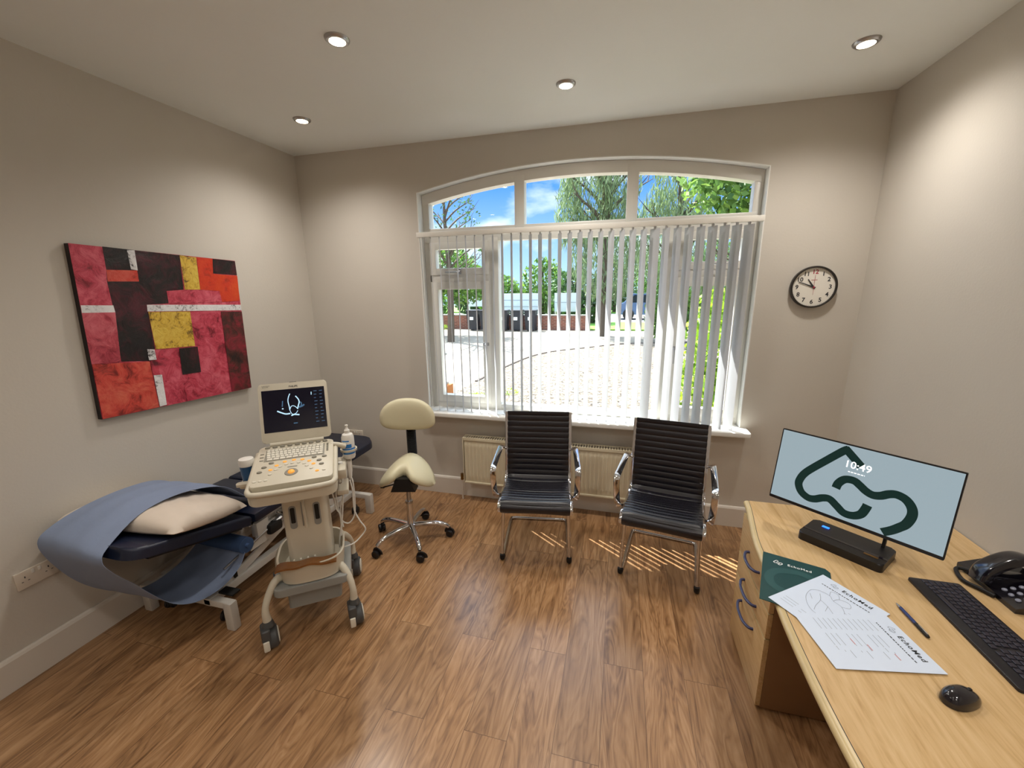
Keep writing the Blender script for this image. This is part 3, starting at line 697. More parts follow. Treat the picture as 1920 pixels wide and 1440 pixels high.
for s_ in (-0.24, 0.24): g.box((s_, 0.27, 0.452), (0.04, 1.2, 0.035), 0.006)
g.box((0, -0.3, 0.45), (0.52, 0.04, 0.035), 0.006); g.box((0, 0.8, 0.45), (0.52, 0.04, 0.035), 0.006); g.build('top_frame', 'whitesteel', co)
for sx_ in (-0.225, 0.225):
    for (y0, zz0, y1, zz1) in ((-0.52, 0.16, 0.45, 0.44), (0.52, 0.16, -0.25, 0.44)):
        g = G(); g.tube([(sx_, y0, zz0), (sx_, y1, zz1)], 0.01, 8, n=1, flat=(0.022, 0.055), up=(0, 0, 1)); g.build('lift_arm', 'whitesteel', co)
g = G(); g.prism([(-0.36, 0.30), (-0.10, 0.30), (-0.24, 0.44)], -0.004, 0.004, frame((0.275, 0, 0), (0, 1, 0), (0, 0, 1))); g.box((0.25, -0.12, 0.37), (0.035, 0.34, 0.05), 0.008); g.box((0.262, -0.26, 0.40), (0.05, 0.09, 0.10), 0.012); g.build('lift_bracket', 'whitesteel', co)
g = G(); g.cyl((0.26, -0.12, 0.415), (0.315, -0.12, 0.415), 0.014, seg=14); g.build('pivot_bolt', 'chrome', co); g = G(); g.cyl((0.27, -0.20, 0.35), (0.30, -0.20, 0.35), 0.012, seg=12); g.build('pivot_bolt', 'chrome', co)
g = G(); g.tube([(0.27, -0.53, 0.30), (0.29, -0.18, 0.385)], 0.007, 10, n=1); g.tube([(0.285, -0.22, 0.375), (0.298, -0.04, 0.418)], 0.017, 10, n=1); g.build('gas_strut', 'satin', co)
g = G(); g.box((0.29, -0.19, 0.365), (0.05, 0.10, 0.07), 0.02); g.build('foot_pedal', 'rubber', co)
for sx_ in (-0.20, 0.225):
    g = G(); g.box((sx_, 0, 0.152), (0.05, 1.24, 0.045), 0.006); g.build('base_rail', 'whitesteel', co)
for (x_, y_) in ((-0.24, -0.60), (0.36, -0.60), (-0.24, 0.62), (0.40, 0.64)):
    g = G(); g.box((x_, y_, 0.085), (0.055, 0.045, 0.17), 0.008); g.box((x_*0.5, y_, 0.152), (abs(x_)+0.02, 0.04, 0.04), 0.006); g.build('leg', 'whitesteel', co)
for (x_, y_) in ((-0.14, -0.56), (0.27, -0.56), (0.29, 0.60)):
    o = caster(co, x_, y_, 0.03, 0.3)
g = G(); g.tube([(0.30, 0.36, 0.455), (0.34, 0.43, 0.39), (0.345, 0.44, 0.37)], 0.006, 8); g.build('grab_bar', 'chrome', co)
g = G(); g.box((0.235, 0.12, 0.18), (0.07, 0.30, 0.06), 0.008); g.build('blue_sign_plate', mat('blue_plate', '2a3f98', 0.4, var=0.05), co)
g = G()
for r_ in range(2): marks(g, -0.11, 0.11 - 0.05*r_, 0.188 - 0.024*r_, 0.010, 0.0, frame((0.2715, 0.12, 0), (0, 1, 0), (0, 0, 1)), 11 + r_, 0.008, 0.03)
g.build('plate_print', 'whiteprint', co)
# black strap and stickers on near lift arm
g = G(); g.box((0.242, -0.45, 0.235), (0.012, 0.02, 0.10), 0.003, T=TR(rx=0)); g.box((0.30, -0.545, 0.178), (0.10, 0.05, 0.012), 0.003); g.build('cable_strap', 'rubber', co)

# pillow
pw = thing('pillow', 'plump white pillow in a paper cover lying on the raised couch head', 'pillow', (-2.352, 1.455, 0.650), R(8))
TPi = TR(0, 0, 0.0, rx=R(-13), ry=R(3))
g = G(TPi)
def pil(u, v, sgn):
    x = (u - 0.5) * 0.64; y = (v - 0.5) * 0.46
    ex = 1 - abs(2*u - 1) ** 3.0; ey = 1 - abs(2*v - 1) ** 2.6
    t_ = 0.092 * (max(0, ex) * max(0, ey)) ** 0.42
    px = x * (1 - 0.05 * (1 - abs(2*v-1)) ** 1.0 * -1) ; wr = 0.005 * math.sin(u*31 + v*13) * math.sin(v*24 + 2) * (ex*ey)
    pinch = 0.05 * (abs(2*v-1) ** 4) * (abs(2*u-1) ** 4)
    return (x * (1 + 0.05*(1-abs(2*v-1)**2)), y * (1 + 0.06*(1-abs(2*u-1)**2)), sgn * t_ * (1.0 if sgn > 0 else 0.38) + wr)
for sgn in (1, -1): g.grid(lambda u, v: pil(u, v, sgn), 44, 34)
bmesh.ops.remove_doubles(g.bm, verts=g.bm.verts[:], dist=0.001)
g.build('pillow_cover', 'pillow', pw, sharp=80)

# blue paper sheet: over the pillow, over the couch end, looping back underneath
rows = [((-2.58, 1.84, 0.550), (-2.12, 1.86, 0.545)), ((-2.58, 1.75, 0.62), (-2.12, 1.78, 0.60)), ((-2.57, 1.62, 0.735), (-2.17, 1.68, 0.715)),
        ((-2.56, 1.45, 0.772), (-2.225, 1.50, 0.760)), ((-2.56, 1.27, 0.768), (-2.225, 1.30, 0.755)), ((-2.56, 1.13, 0.735), (-2.17, 1.12, 0.70)),
        ((-2.56, 1.072, 0.685), (-2.13, 1.06, 0.665)), ((-2.56, 1.095, 0.57), (-2.12, 1.085, 0.59)), ((-2.56, 1.16, 0.42), (-2.115, 1.14, 0.50)), ((-2.55, 1.24, 0.305), (-2.11, 1.20, 0.39)),
        ((-2.52, 1.33, 0.225), (-2.09, 1.27, 0.285)), ((-2.49, 1.42, 0.205), (-2.06, 1.36, 0.235)), ((-2.46, 1.52, 0.23), (-2.03, 1.47, 0.24)), ((-2.44, 1.60, 0.275), (-2.02, 1.57, 0.285)), ((-2.42, 1.66, 0.33), (-2.02, 1.62, 0.345))]
sh = thing('paper_sheet', 'pale blue paper sheet draped over the pillow and hanging off couch end', 'paper sheet', (-2.36, 1.4, 0.5))
A = smoothpts([(r_[0][0]+2.36, r_[0][1]-1.4, r_[0][2]-0.5) for r_ in rows], 5); B_ = smoothpts([(r_[1][0]+2.36, r_[1][1]-1.4, r_[1][2]-0.5) for r_ in rows], 5)
def shf(u, v):
    k = u * (len(A) - 1); i = min(int(k), len(A) - 2); f_ = k - i
    a = A[i].lerp(A[i+1], f_); b_ = B_[i].lerp(B_[i+1], f_); p = a.lerp(b_, v)
    over = 1.0 if 0.12 < u < 0.42 else 0.0
    p.z += 0.022 * math.sin(PI * v) * math.exp(-((u-0.27)/0.12)**2)
    p.z += 0.003 * math.sin(v*17 + u*9)
    return p
g = G(); g.grid(shf, 66, 16, thick=0.0012); g.build('sheet', 'sheet', sh, sharp=80)
g = G(); g.cyl((-0.24, 0.27, -0.13), (0.335, 0.24, -0.12), 0.045, seg=24); g.cyl((-0.26, 0.271, -0.13), (0.355, 0.239, -0.12), 0.012, seg=12); g.build('paper_roll', 'roll', sh)

# ------------------------------------------------------------------ ultrasound machine
YAW = R(36)
us = thing('ultrasound_machine', 'cream portable ultrasound scanner docked on its wheeled cart', 'ultrasound machine', (-1.63, 1.69, 0), YAW)
def rrect(x0, x1, y0, y1, r, n=6):
    pts = []
    for (cx, cy, a0) in ((x1-r, y1-r, 0), (x0+r, y1-r, 90), (x0+r, y0+r, 180), (x1-r, y0+r, 270)):
        for k in range(n+1): a = R(a0 + 90*k/n); pts.append((cx + r*math.cos(a), cy + r*math.sin(a)))
    return pts
TK = TR(0.0, -0.11, 0.964, rx=R(11.7))       # keyboard deck plane
TLid = TR(0.0, 0.126, 1.163, rx=R(90-17.2))   # local x right, y up the lid, z toward the user
# cart tray around the laptop
g = G(TK); g.prism(rrect(-0.192, 0.192, -0.215, 0.195, 0.05), -0.085, -0.035, bev=0.008); tray = g.build('cart_tray', 'us_body', us)
g = G(TK)
rim = [(x, y, -0.022) for (x, y) in rrect(-0.186, 0.186, -0.209, 0.15, 0.045, 5)]
g.tube([(-0.186, 0.15, -0.026), (-0.186, -0.12, -0.026), (-0.184, -0.18, -0.024), (-0.15, -0.209, -0.022), (0, -0.214, -0.022), (0.15, -0.209, -0.022), (0.184, -0.18, -0.024), (0.186, -0.12, -0.026), (0.186, 0.15, -0.026)], 0.013, 12, n=5); g.build('handle_rim', 'us_body', tray)
g = G(TK); g.prism(rrect(-0.178, 0.178, -0.178, 0.176, 0.022), -0.034, 0.0, bev=0.005); deck = g.build('keyboard_deck', 'us_body', us)
# keys, one mesh per row block (surface of the keypad)
g = G(TK)
for r_ in range(5):
    n_ = (15, 14, 14, 13, 9)[r_]; y_ = 0.123 - r_*0.0205; x0, x1 = -0.140 + 0.002*r_, 0.130
    for k in range(n_):
        w_ = (x1 - x0) / n_; cx = x0 + (k + 0.5) * w_; g.box((cx, y_, 0.0025), (w_*0.86, 0.0165, 0.004), 0.0012, 1)
g.build('keypad', 'us_pale', deck)
g = G(TK); g.prism([(-0.143, 0.026), (0.136, 0.022), (0.136, 0.136), (-0.143, 0.136)], 0.0002, 0.0008); g.build('keypad_well', 'us_key', deck)
def knob(x, y, m_, rx=0.010, ry=0.006, nm='button', h=0.004):
    g = G(TK @ TR(x, y, 0)); g.lathe([(1.0, 0), (0.95, h*0.7), (0.8, h), (0, h)], 16, Matrix.Diagonal((rx, ry, 1, 1)), cap=False); g.build(nm, m_, deck)
for x in (-0.141, -0.106, -0.071, -0.036, 0.0, 0.034, 0.068, 0.103, 0.137): knob(x, 0.156, 'us_key', 0.0125, 0.007, 'knob', 0.007)
for p in ((-0.103, -0.053), (-0.08, -0.021), (-0.046, 0.004), (-0.005, 0.010), (0.034, 0.003), (0.067, -0.019), (0.088, -0.051), (0.107, -0.117)): knob(p[0], p[1], 'us_orange', 0.0095, 0.0065)
for p in ((-0.106, 0.006), (-0.134, -0.025), (-0.149, -0.063), (0.089, 0.008), (0.137, 0.005), (0.113, -0.026), (0.125, -0.062)): knob(p[0], p[1], 'us_key', 0.012, 0.0075, 'knob', 0.006)
for p in ((-0.037, -0.022), (-0.01, -0.017), (0.019, -0.021), (0.044, -0.036), (0.058, -0.06), (0.08, -0.088), (0.138, -0.117), (-0.08, -0.058), (-0.101, -0.091), (-0.062, -0.036), (-0.16, -0.136), (-0.136, -0.136), (-0.113, -0.136)): knob(p[0], p[1], 'us_pale', 0.009, 0.006)
g = G(TK); g.lathe([(0.030, 0), (0.028, 0.003), (0.018, 0.003)], 28, TR(-0.009, -0.095, 0), cap=False); g.mesh([(-0.03, -0.052, 0.001), (0.014, -0.052, 0.001), (0.014, -0.044, 0.001), (-0.03, -0.044, 0.001)], [(0, 1, 2, 3)]); g.build('trackball_ring', 'us_key', deck)
g = G(TK @ TR(-0.009, -0.095, 0)); g.lathe([(0.0155*math.cos(R(a)), 0.0155*math.sin(R(a))*0.8+0.001) for a in range(0, 91, 15)], 20, cap=False); g.build('trackball', 'us_orange', deck)
g = G(TK)
for k in range(8): g.box((0.150, 0.128-k*0.010, 0.002), (0.010, 0.0055, 0.003), 0.001, 1)
for k in range(3): g.box((-0.158+0.002*k, 0.10-k*0.03, 0.002), (0.018, 0.006, 0.003), 0.001, 1)
g.build('slider_block', 'us_key', deck)
# lid
g = G(TLid); g.prism(rrect(-0.170, 0.170, -0.1605, 0.1605, 0.02), -0.022, 0.0, bev=0.004); lid = g.build('display_lid', 'us_body', us)
g = G(TLid); g.prism([(-0.154, -0.104), (0.155, -0.104), (0.155, 0.124), (-0.154, 0.124)], 0.0, 0.0012); g.build('screen', mat('scanner_screen', '050510', 0.12, emit='080818', estr=0.25), lid)
em = mat('echo_image', '9fc4dc', 0.4, emit='a8cce4', estr=0.45); em2 = mat('echo_image_dim', '3c5c78', 0.4, emit='3c6080', estr=0.3)
g = G(TLid)
g.mi = 0
g.ribbon([(-0.018, 0.098), (-0.026, 0.08), (-0.030, 0.057), (-0.026, 0.026), (-0.025, 0.01)], 0.0045, 0.0014)
g.ribbon([(-0.025, 0.01), (-0.017, 0.027), (-0.006, 0.030), (0.006, 0.022), (0.013, 0.012)], 0.0035, 0.0014)
g.ribbon([(0.008, 0.083), (0.020, 0.066), (0.024, 0.048), (0.018, 0.027), (0.013, 0.010)], 0.0055, 0.0014)
g.ribbon([(-0.086, 0.009), (-0.066, -0.002), (-0.045, -0.011), (-0.024, -0.010)], 0.007, 0.0014)
g.ribbon([(-0.020, -0.023), (-0.006, -0.018), (0.008, -0.020), (0.020, -0.022)], 0.007, 0.0014)
g.ribbon([(-0.026, 0.012), (-0.020, -0.006), (-0.012, -0.016), (0.004, -0.012), (0.014, 0.002)], 0.003, 0.0014)
g.ribbon([(-0.062, 0.020), (-0.055, 0.018)], 0.006, 0.0014, n=1); g.ribbon([(0.088, 0.098), (0.087, 0.082)], 0.004, 0.0014, n=1)
g.mi = 1
g.ribbon([(-0.056, 0.062), (-0.058, 0.045), (-0.060, 0.03)], 0.005, 0.0013); g.ribbon([(0.020, 0.020), (0.036, 0.024), (0.048, 0.032)], 0.009, 0.0013); g.ribbon([(0.024, 0.05), (0.034, 0.04), (0.030, 0.02)], 0.006, 0.0013)
for r_ in range(10):
    for c_ in range(2): g.mesh([(0.100+0.028*c_, 0.100-0.019*r_, 0.0014), (0.116+0.028*c_-0.003*(r_ % 3), 0.100-0.019*r_, 0.0014), (0.116+0.028*c_-0.003*(r_ % 3), 0.103-0.019*r_, 0.0014), (0.100+0.028*c_, 0.103-0.019*r_, 0.0014)], [(0, 1, 2, 3)])
g.mesh([(-0.012, -0.068, 0.0014), (0.008, -0.068, 0.0014), (0.008, -0.063, 0.0014), (-0.012, -0.063, 0.0014)], [(0, 1, 2, 3)])
g.build('scan_image', [em, em2], lid)
g = G(); text_geo(g, 'PHILIPS', 0.0135, TLid @ TR(0.001, 0.1375, 0.0004), bold=0.0003); marks(g, -0.15, -0.112, 0.148, 0.002, 0.0005, TLid, 8); marks(g, -0.148, -0.118, 0.1415, 0.002, 0.0005, TLid, 9); g.build('lettering', 'us_dark', lid)
g = G(TLid); g.box((0.0, 0.1615, -0.009), (0.035, 0.005, 0.008), 0.002); g.build('latch', 'us_dark', lid)
g = G(TK); g.cyl((-0.13, 0.178, 0.006), (0.13, 0.178, 0.006), 0.011, seg=14); g.build('hinge', 'us_body', us)
# column
g = G()
g.prism(rrect(-0.092, 0.122, -0.12, 0.07, 0.03), 0.36, 0.80); g.prism(rrect(-0.10, 0.13, -0.135, 0.08, 0.03), 0.80, 0.875)
cm = g.build('column', 'us_body', us)
for x in (-0.044, 0.070):
    g = G(); g.prism(rrect(x-0.017, x+0.017, 0.595, 0.725, 0.015, 4), 0.0, 0.003, frame((0, -0.1195, 0), (1, 0, 0), (0, 0, 1))); s_ = g.build('slot_bezel', 'us_grey', cm)
    g = G(); g.prism(rrect(x-0.010, x+0.011, 0.628, 0.715, 0.006, 4), 0.003, 0.0045, frame((0, -0.1195, 0), (1, 0, 0), (0, 0, 1))); g.build('slot', 'rubber', s_)
g = G(); g.box((0.013, -0.128, 0.755), (0.045, 0.012, 0.02), 0.004); g.tube([(0.012, -0.134, 0.755), (0.014, -0.145, 0.71), (0.016, -0.136, 0.60)], 0.007, 10, flat=(0.018, 0.012)); g.build('release_lever', 'us_body', cm)
g = G(); g.box((0.0, -0.121, 0.672), (0.004, 0.004, 0.14), 0.001); g.build('groove', 'us_grey', cm)
for x in (-0.041, 0.067):
    g = G(); g.box((x, -0.122, 0.768), (0.028, 0.006, 0.013), 0.002); g.build('port', 'us_dark', cm)
for x in (-0.066, -0.034, 0.0, 0.034):
    g = G(frame((x, -0.12, 0.392), (1, 0, 0), (0, 0, 1))); g.lathe([(0.014, 0), (0.014, 0.012), (0.010, 0.014), (0.010, 0.006), (0, 0.006)], 16, cap=False); g.box((0, 0.022, 0.008), (0.010, 0.016, 0.014), 0.003); g.build('cable_socket', 'us_pale', cm)
# basket tray (open bowl)
g = G()
def bask(u, v, rin):
    an = 2*PI*u; cx, sy = math.cos(an), math.sin(an); ex = 0.62
    a_, b_ = (0.168, 0.175)
    x = 0.015 + math.copysign(abs(cx)**ex, cx) * (a_ - rin) * (0.93 + 0.07*v); y = -0.045 + math.copysign(abs(sy)**ex, sy) * (b_ - rin) * (0.93 + 0.07*v)
    return (x, y, 0.335 + 0.095*v)
outer = [[bask(i/48, j/4, 0.0) for j in range(5)] for i in range(48)]; inner = [[bask(i/48, j/4, 0.010) for j in range(5)] for i in range(48)]
g.prism([(p[0][0], p[0][1]) for p in outer], 0.325, 0.34)
vs = []; fs = []
for i in range(48):
    vs += [outer[i][0], outer[i][4], inner[i][4], inner[i][0]]
for i in range(48):
    a = i*4; b_ = ((i+1) % 48)*4
    for k in range(3): fs.append((a+k, b_+k, b_+k+1, a+k+1))
g.mesh(vs, fs); g.build('basket', 'us_body', us)
g = G(); g.prism(rrect(-0.175, 0.205, -0.215, 0.13, 0.05), 0.275, 0.318, bev=0.008); g.build('shelf', 'us_grey', us)
g = G(); g.prism(rrect(-0.115, 0.145, -0.17, 0.10, 0.02), 0.165, 0.275, bev=0.0); g.build('battery_box', 'us_grey', us)
for (sx_, sy_) in ((-1, -1), (1, -1), (1, 1), (-1, 1)):
    cx = 0.205*sx_ + (0.0 if sx_ > 0 else -0.005); cy = 0.215*sy_
    g = G(); g.tube([(0.11*sx_, 0.11*sy_, 0.33), (0.155*sx_, 0.155*sy_, 0.345), (0.188*sx_, 0.19*sy_, 0.30), (cx, cy, 0.235), (cx, cy, 0.165)], [0.018, 0.020, 0.018, 0.016, 0.021], 12, n=5); arm = g.build('cart_leg', 'us_body', us)
    an = (0.25, 0.12, -0.1, 0.3)[(0 if sx_ < 0 else 1) if sy_ < 0 else (2 if sx_ > 0 else 3)]
    T_ = TR(cx, cy, 0, rz=an)
    g = G(T_); g.lathe([(0.0, -0.024), (0.050, -0.024), (0.058, -0.015), (0.058, 0.015), (0.050, 0.024), (0, 0.024)], 28, TR(0.012, 0.012, 0.058, ry=PI/2), cap=False); wh = g.build('wheel', 'us_dark', arm)
    g = G(T_); g.lathe([(0.042, 0.0), (0.042, 0.003), (0.036, 0.006), (0.0, 0.007)], 24, TR(0.0365, 0.012, 0.058, ry=PI/2), cap=False); g.build('wheel_disc', 'us_pale', wh)
    g = G(T_); g.box((-0.016, -0.004, 0.105), (0.042, 0.085, 0.072), 0.014, 3); g.lathe([(0.0, 0.13), (0.026, 0.13), (0.030, 0.140), (0.026, 0.155), (0.022, 0.168), (0, 0.168)], 18, cap=False); g.build('wheel_guard', 'us_dark', arm)
    g = G(T_); g.box((-0.020, -0.046, 0.055), (0.028, 0.018, 0.055), 0.006); g.build('brake_tab', 'us_pale', arm)
# probe holders at the right, cables
g = G(); g.box((0.205, 0.00, 0.845), (0.055, 0.20, 0.055), 0.012); g.box((0.235, 0.10, 0.82), (0.05, 0.06, 0.10), 0.012); g.box((0.205, -0.02, 0.74), (0.06, 0.16, 0.03), 0.01); g.build('probe_holder', 'us_body', us)
g = G(); g.lathe([(0.045, 0), (0.045, 0.012), (0.038, 0.012), (0.038, 0)], 24, TR(0.252, 0.07, 0.915), cap=False); g.build('holder_ring', 'us_body', us)
g = G(); g.tube([(0.165, 0.02, 0.985), (0.20, 0.02, 0.975), (0.235, 0.03, 0.955)], [0.010, 0.013, 0.016], 12); g.build('side_bracket', 'us_body', us)
for (x_, y_, z_) in ((0.203, -0.01, 0.82), (0.22, 0.05, 0.80), (0.245, 0.06, 0.79)):
    g = G(); g.lathe([(0.005, -0.05), (0.011, -0.03), (0.013, 0.0), (0.012, 0.03), (0.015, 0.05), (0.013, 0.062), (0, 0.062)], 14, TR(x_, y_, z_), cap=False); g.build('probe', 'whitepl', us)
cabs = [[(0.205, 0.0, 0.80), (0.202, 0.0, 0.77), (0.201, 0.0, 0.705), (0.184, 0.0, 0.567), (0.178, 0.0, 0.526), (0.167, 0.0, 0.473), (0.155, 0.0, 0.41), (0.150, 0.0, 0.358)],
        [(0.22, 0.05, 0.76), (0.209, 0.03, 0.722), (0.196, 0.03, 0.654), (0.181, 0.03, 0.615), (0.172, 0.03, 0.562), (0.174, 0.03, 0.52), (0.18, 0.02, 0.47)],
        [(0.245, 0.06, 0.76), (0.255, 0.05, 0.729), (0.256, 0.05, 0.631), (0.25, 0.05, 0.542), (0.237, 0.05, 0.497), (0.212, 0.05, 0.472), (0.191, 0.05, 0.477), (0.175, 0.05, 0.498), (0.165, 0.04, 0.56), (0.16, 0.03, 0.66), (0.17, 0.02, 0.74)],
        [(0.242, 0.02, 0.753), (0.25, 0.02, 0.685), (0.248, 0.02, 0.626), (0.249, 0.02, 0.558), (0.272, 0.02, 0.488), (0.297, 0.02, 0.434), (0.283, 0.02, 0.402), (0.23, 0.01, 0.36), (0.165, 0.0, 0.352)],
        [(0.13, 0.0, 0.77), (0.148, 0.0, 0.679), (0.157, 0.0, 0.602), (0.171, 0.0, 0.565), (0.172, 0.0, 0.50), (0.165, 0.0, 0.43)],
        [(-0.13, -0.02, 0.86), (-0.155, -0.02, 0.80), (-0.14, -0.02, 0.765), (-0.115, -0.03, 0.775), (-0.095, -0.04, 0.80)],
        [(0.15, 0.04, 0.78), (0.165, 0.05, 0.74), (0.175, 0.05, 0.76), (0.19, 0.05, 0.72), (0.185, 0.04, 0.69)]]
for c_ in cabs:
    g = G(); g.tube(c_, 0.0042, 8, n=8); g.build('cable', 'whitepl', us)
g = G(); g.prism(rrect(-0.265, -0.195, -0.085, 0.055, 0.02), 0.845, 0.86); g.prism(rrect(-0.275, -0.19, -0.10, -0.06, 0.015), 0.862, 0.875); g.box((-0.185, -0.02, 0.85), (0.05, 0.06, 0.02), 0.004); g.build('side_cup_tray', 'us_body', us)
# things standing on the cart
def onus(x, y, z):
    v = Matrix.Rotation(YAW, 3, 'Z') @ Vector((x, y, 0)); return (-1.63 + v.x, 1.69 + v.y, z)
gb = thing('gel_bottle', 'white gel bottle with a blue label in ultrasound cart side holder', 'bottle', onus(0.252, 0.07, 0.87), YAW)
g = G(); g.lathe([(0, 0), (0.030, 0.0), (0.034, 0.01), (0.034, 0.125), (0.028, 0.142), (0.013, 0.15), (0, 0.15)], 24, cap=False); g.build('bottle_body', 'whitepl', gb)
g = G(); g.lathe([(0.0145, 0.148), (0.0145, 0.166), (0.010, 0.170), (0.006, 0.186), (0.0085, 0.188), (0.0085, 0.196), (0, 0.197)], 18, cap=False); g.build('cap', 'whitepl', gb)
g = G()
for (z_a, z_b, a0, a1) in ((0.03, 0.065, -150, -20), (0.068, 0.09, -150, -60), (0.105, 0.112, -150, -80)):
    g.grid(lambda u, v: (0.0345*math.cos(R(a0+(a1-a0)*u)), 0.0345*math.sin(R(a0+(a1-a0)*u)), z_a+(z_b-z_a)*v), 10, 2)
g.build('label', 'labelblue', gb)
wt = thing('wipes_tub', 'blue wipes tub with a white lid left of the ultrasound keyboard', 'wipes tub', onus(-0.232, -0.015, 0.86), YAW)
g = G(); g.lathe([(0, 0), (0.028, 0), (0.033, 0.085), (0, 0.085)], 24, cap=False); g.build('tub_body', 'tubblue', wt)
g = G(); g.lathe([(0.035, 0.083), (0.036, 0.105), (0.033, 0.118), (0.015, 0.122), (0, 0.122)], 24, cap=False); g.build('lid', 'whitepl', wt)
fp = thing('brown_folder', 'brown leathery envelope lying on the front edge of the cart basket', 'folder', onus(0.0, -0.172, 0.425), YAW)
g = G(); g.grid(lambda u, v: ((u-0.5)*0.285, (v-0.5)*0.085 - 0.015, 0.006 - 0.010*v + 0.004*math.sin(u*14) + 0.012*(u-0.5)*-2*0.6 + 0.010*(1-v)*math.sin(u*3.1)), 24, 8, thick=0.009); g.build('envelope', 'tan', fp, sharp=80)

# ------------------------------------------------------------------ desk
DZ = 0.73
edge = [(0.66, 2.15), (0.648, 2.05), (0.622, 1.90), (0.604, 1.78), (0.590, 1.60), (0.567, 1.38), (0.558, 1.18), (0.557, 1.02), (0.562, 0.88), (0.575, 0.70), (0.60, 0.45)]
E_ = smoothpts([(a, b_, 0) for a, b_ in edge], 4)
def inset(d): return [(p.x + d, p.y) for p in E_]
dk = thing('desk', 'light oak desk with a curved front edge along the right wall', 'desk', (0, 0, 0))
def strip(poly_front, x1, zz0, zz1, g, bev=0):
    poly = [(p[0], p[1]) for p in poly_front] + [(x1, poly_front[-1][1]), (x1, poly_front[0][1])]
    g.prism(poly, zz0, zz1)
g = G(); strip(inset(0.022), 1.495, DZ-0.026, DZ, g); g.build('desk_top', 'oak', dk)
g = G()
def bull(u, v):
    k = u*(len(E_)-1); i = min(int(k), len(E_)-2); p = E_[i].lerp(E_[i+1], k-i); a = R(-90 + 180*v)
    return (p.x + 0.0215 - 0.0215*math.cos(a)**0.8 if math.cos(a) > 0 else p.x+0.0215, p.y, DZ - 0.013 + 0.0129*math.sin(a))
g.grid(bull, 60, 11)
g.build('edge_band', 'oak_edge', dk)
g = G(); ins = inset(0.0225); g.tube([(p[0], p[1], DZ-0.0006) for p in ins], 0.0012, 6, n=1); g.build('edge_joint', 'kerb' if 'kerb' in M else 'ink', dk)
g = G(); g.box((1.05, 0.50, 0.35), (0.72, 0.025, 0.70), 0.003); g.build('end_panel', 'oak', dk)
g = G(); g.box((1.38, 1.27, 0.52), (0.02, 1.50, 0.36), 0.002); g.build('modesty_panel', 'oak', dk)
g = G(); g.box((1.05, 2.115, 0.35), (0.74, 0.022, 0.70), 0.003); g.build('end_panel', 'oak', dk)
pd = thing('drawer_pedestal', 'three drawer oak pedestal with blue bow handles under the desk', 'drawer unit', (0.648, 1.865, 0))
g = G(); g.box((0.285, 0, 0.352), (0.53, 0.44, 0.69), 0.003); g.build('carcass', mat('pedestal_side', '8a6644', 0.45, var=0.08, vscale=10), pd)
for (za, zb, hz, hl) in ((0.484, 0.694, 0.570, 0.15), (0.360, 0.480, 0.408, 0.18), (0.012, 0.356, 0.288, 0.18)):
    g = G(); g.box((0.01, 0, (za+zb)/2), (0.02, 0.438, zb-za-0.004), 0.0025); dr = g.build('drawer', 'oak', pd)
    g = G(); g.box((0.009, 0, zb-0.0005), (0.0185, 0.438, 0.003)); g.build('lit_edge', 'oak_edge', dr)  # pale strip stands in for light caught on the drawer's top edge
    g = G(); g.tube([(0.0, hl/2, hz), (-0.018, hl/2*0.92, hz), (-0.030, hl/4, hz-0.004), (-0.032, 0, hz-0.006), (-0.030, -hl/4, hz-0.004), (-0.018, -hl/2*0.92, hz), (0, -hl/2, hz)], 0.006, 10, n=6, flat=(0.012, 0.010)); g.build('handle', 'handle', dr)

# ------------------------------------------------------------------ all-in-one monitor
MY = -0.726
mo = thing('desktop_monitor', 'wide thin black framed monitor with a green line logo on its screen', 'monitor', (0.955, 1.815, DZ), MY)
def tolocal(x, y): 
    v = Matrix.Rotation(-MY, 3, 'Z') @ Vector((x - 0.955, y - 1.815, 0)); return v.x, v.y
lx, ly = tolocal(0.942, 1.808)
TM = TR(lx, ly, 1.011 - DZ, rx=R(90 - 8.6))
g = G(TM); g.prism(rrect(-0.2875, 0.2875, -0.162, 0.162, 0.004, 3), -0.012, 0.0); g.box((0, -0.01, -0.022), (0.40, 0.20, 0.022), 0.008); body = g.build('bezel', 'blackpl', mo)
scr = mat('lit_screen', '0a0a0c', 0.25, emit='a9bcc4', estr=0.37)
g = G(TM); g.prism([(-0.283, -0.149), (0.283, -0.149), (0.283, 0.157), (-0.283, 0.157)], 0.0, 0.0008); sc_ = g.build('screen', scr, mo)
lg_ = mat('logo_green', '04100f', 0.3, emit='06302c', estr=0.28)
g = G(TM)
g.ribbon([(0.010, 0.086), (-0.010, 0.104), (-0.053, 0.1425)], 0.030, 0.0012, n=1)
g.ribbon([(-0.040, 0.142), (-0.058, 0.127), (-0.112, 0.064), (-0.148, 0.021), (-0.168, -0.006), (-0.180, -0.032), (-0.184, -0.062), (-0.168, -0.093), (-0.140, -0.108), (-0.115, -0.104), (-0.089, -0.088), (-0.065, -0.083), (-0.037, -0.101), (-0.010, -0.119), (0.020, -0.117), (0.043, -0.100), (0.053, -0.072), (0.056, -0.056)], 0.030, 0.0011)
g.build('logo_stroke', lg_, sc_)
g = G(TM)
g.ribbon([(-0.053, -0.030), (-0.048, -0.006), (-0.030, 0.017), (-0.002, 0.022), (0.019, 0.011), (0.041, -0.004), (0.064, -0.011), (0.087, -0.004), (0.108, 0.011), (0.130, 0.018), (0.157, 0.010), (0.177, -0.013), (0.183, -0.042), (0.174, -0.078), (0.158, -0.100), (0.140, -0.120), (0.116, -0.140)], 0.030, 0.0011)
g.build('logo_stroke', lg_, sc_)
g = G(); text_geo(g, '10:49', 0.040, TM @ TR(0.0, 0.081, 0.0016), bold=0.0004)
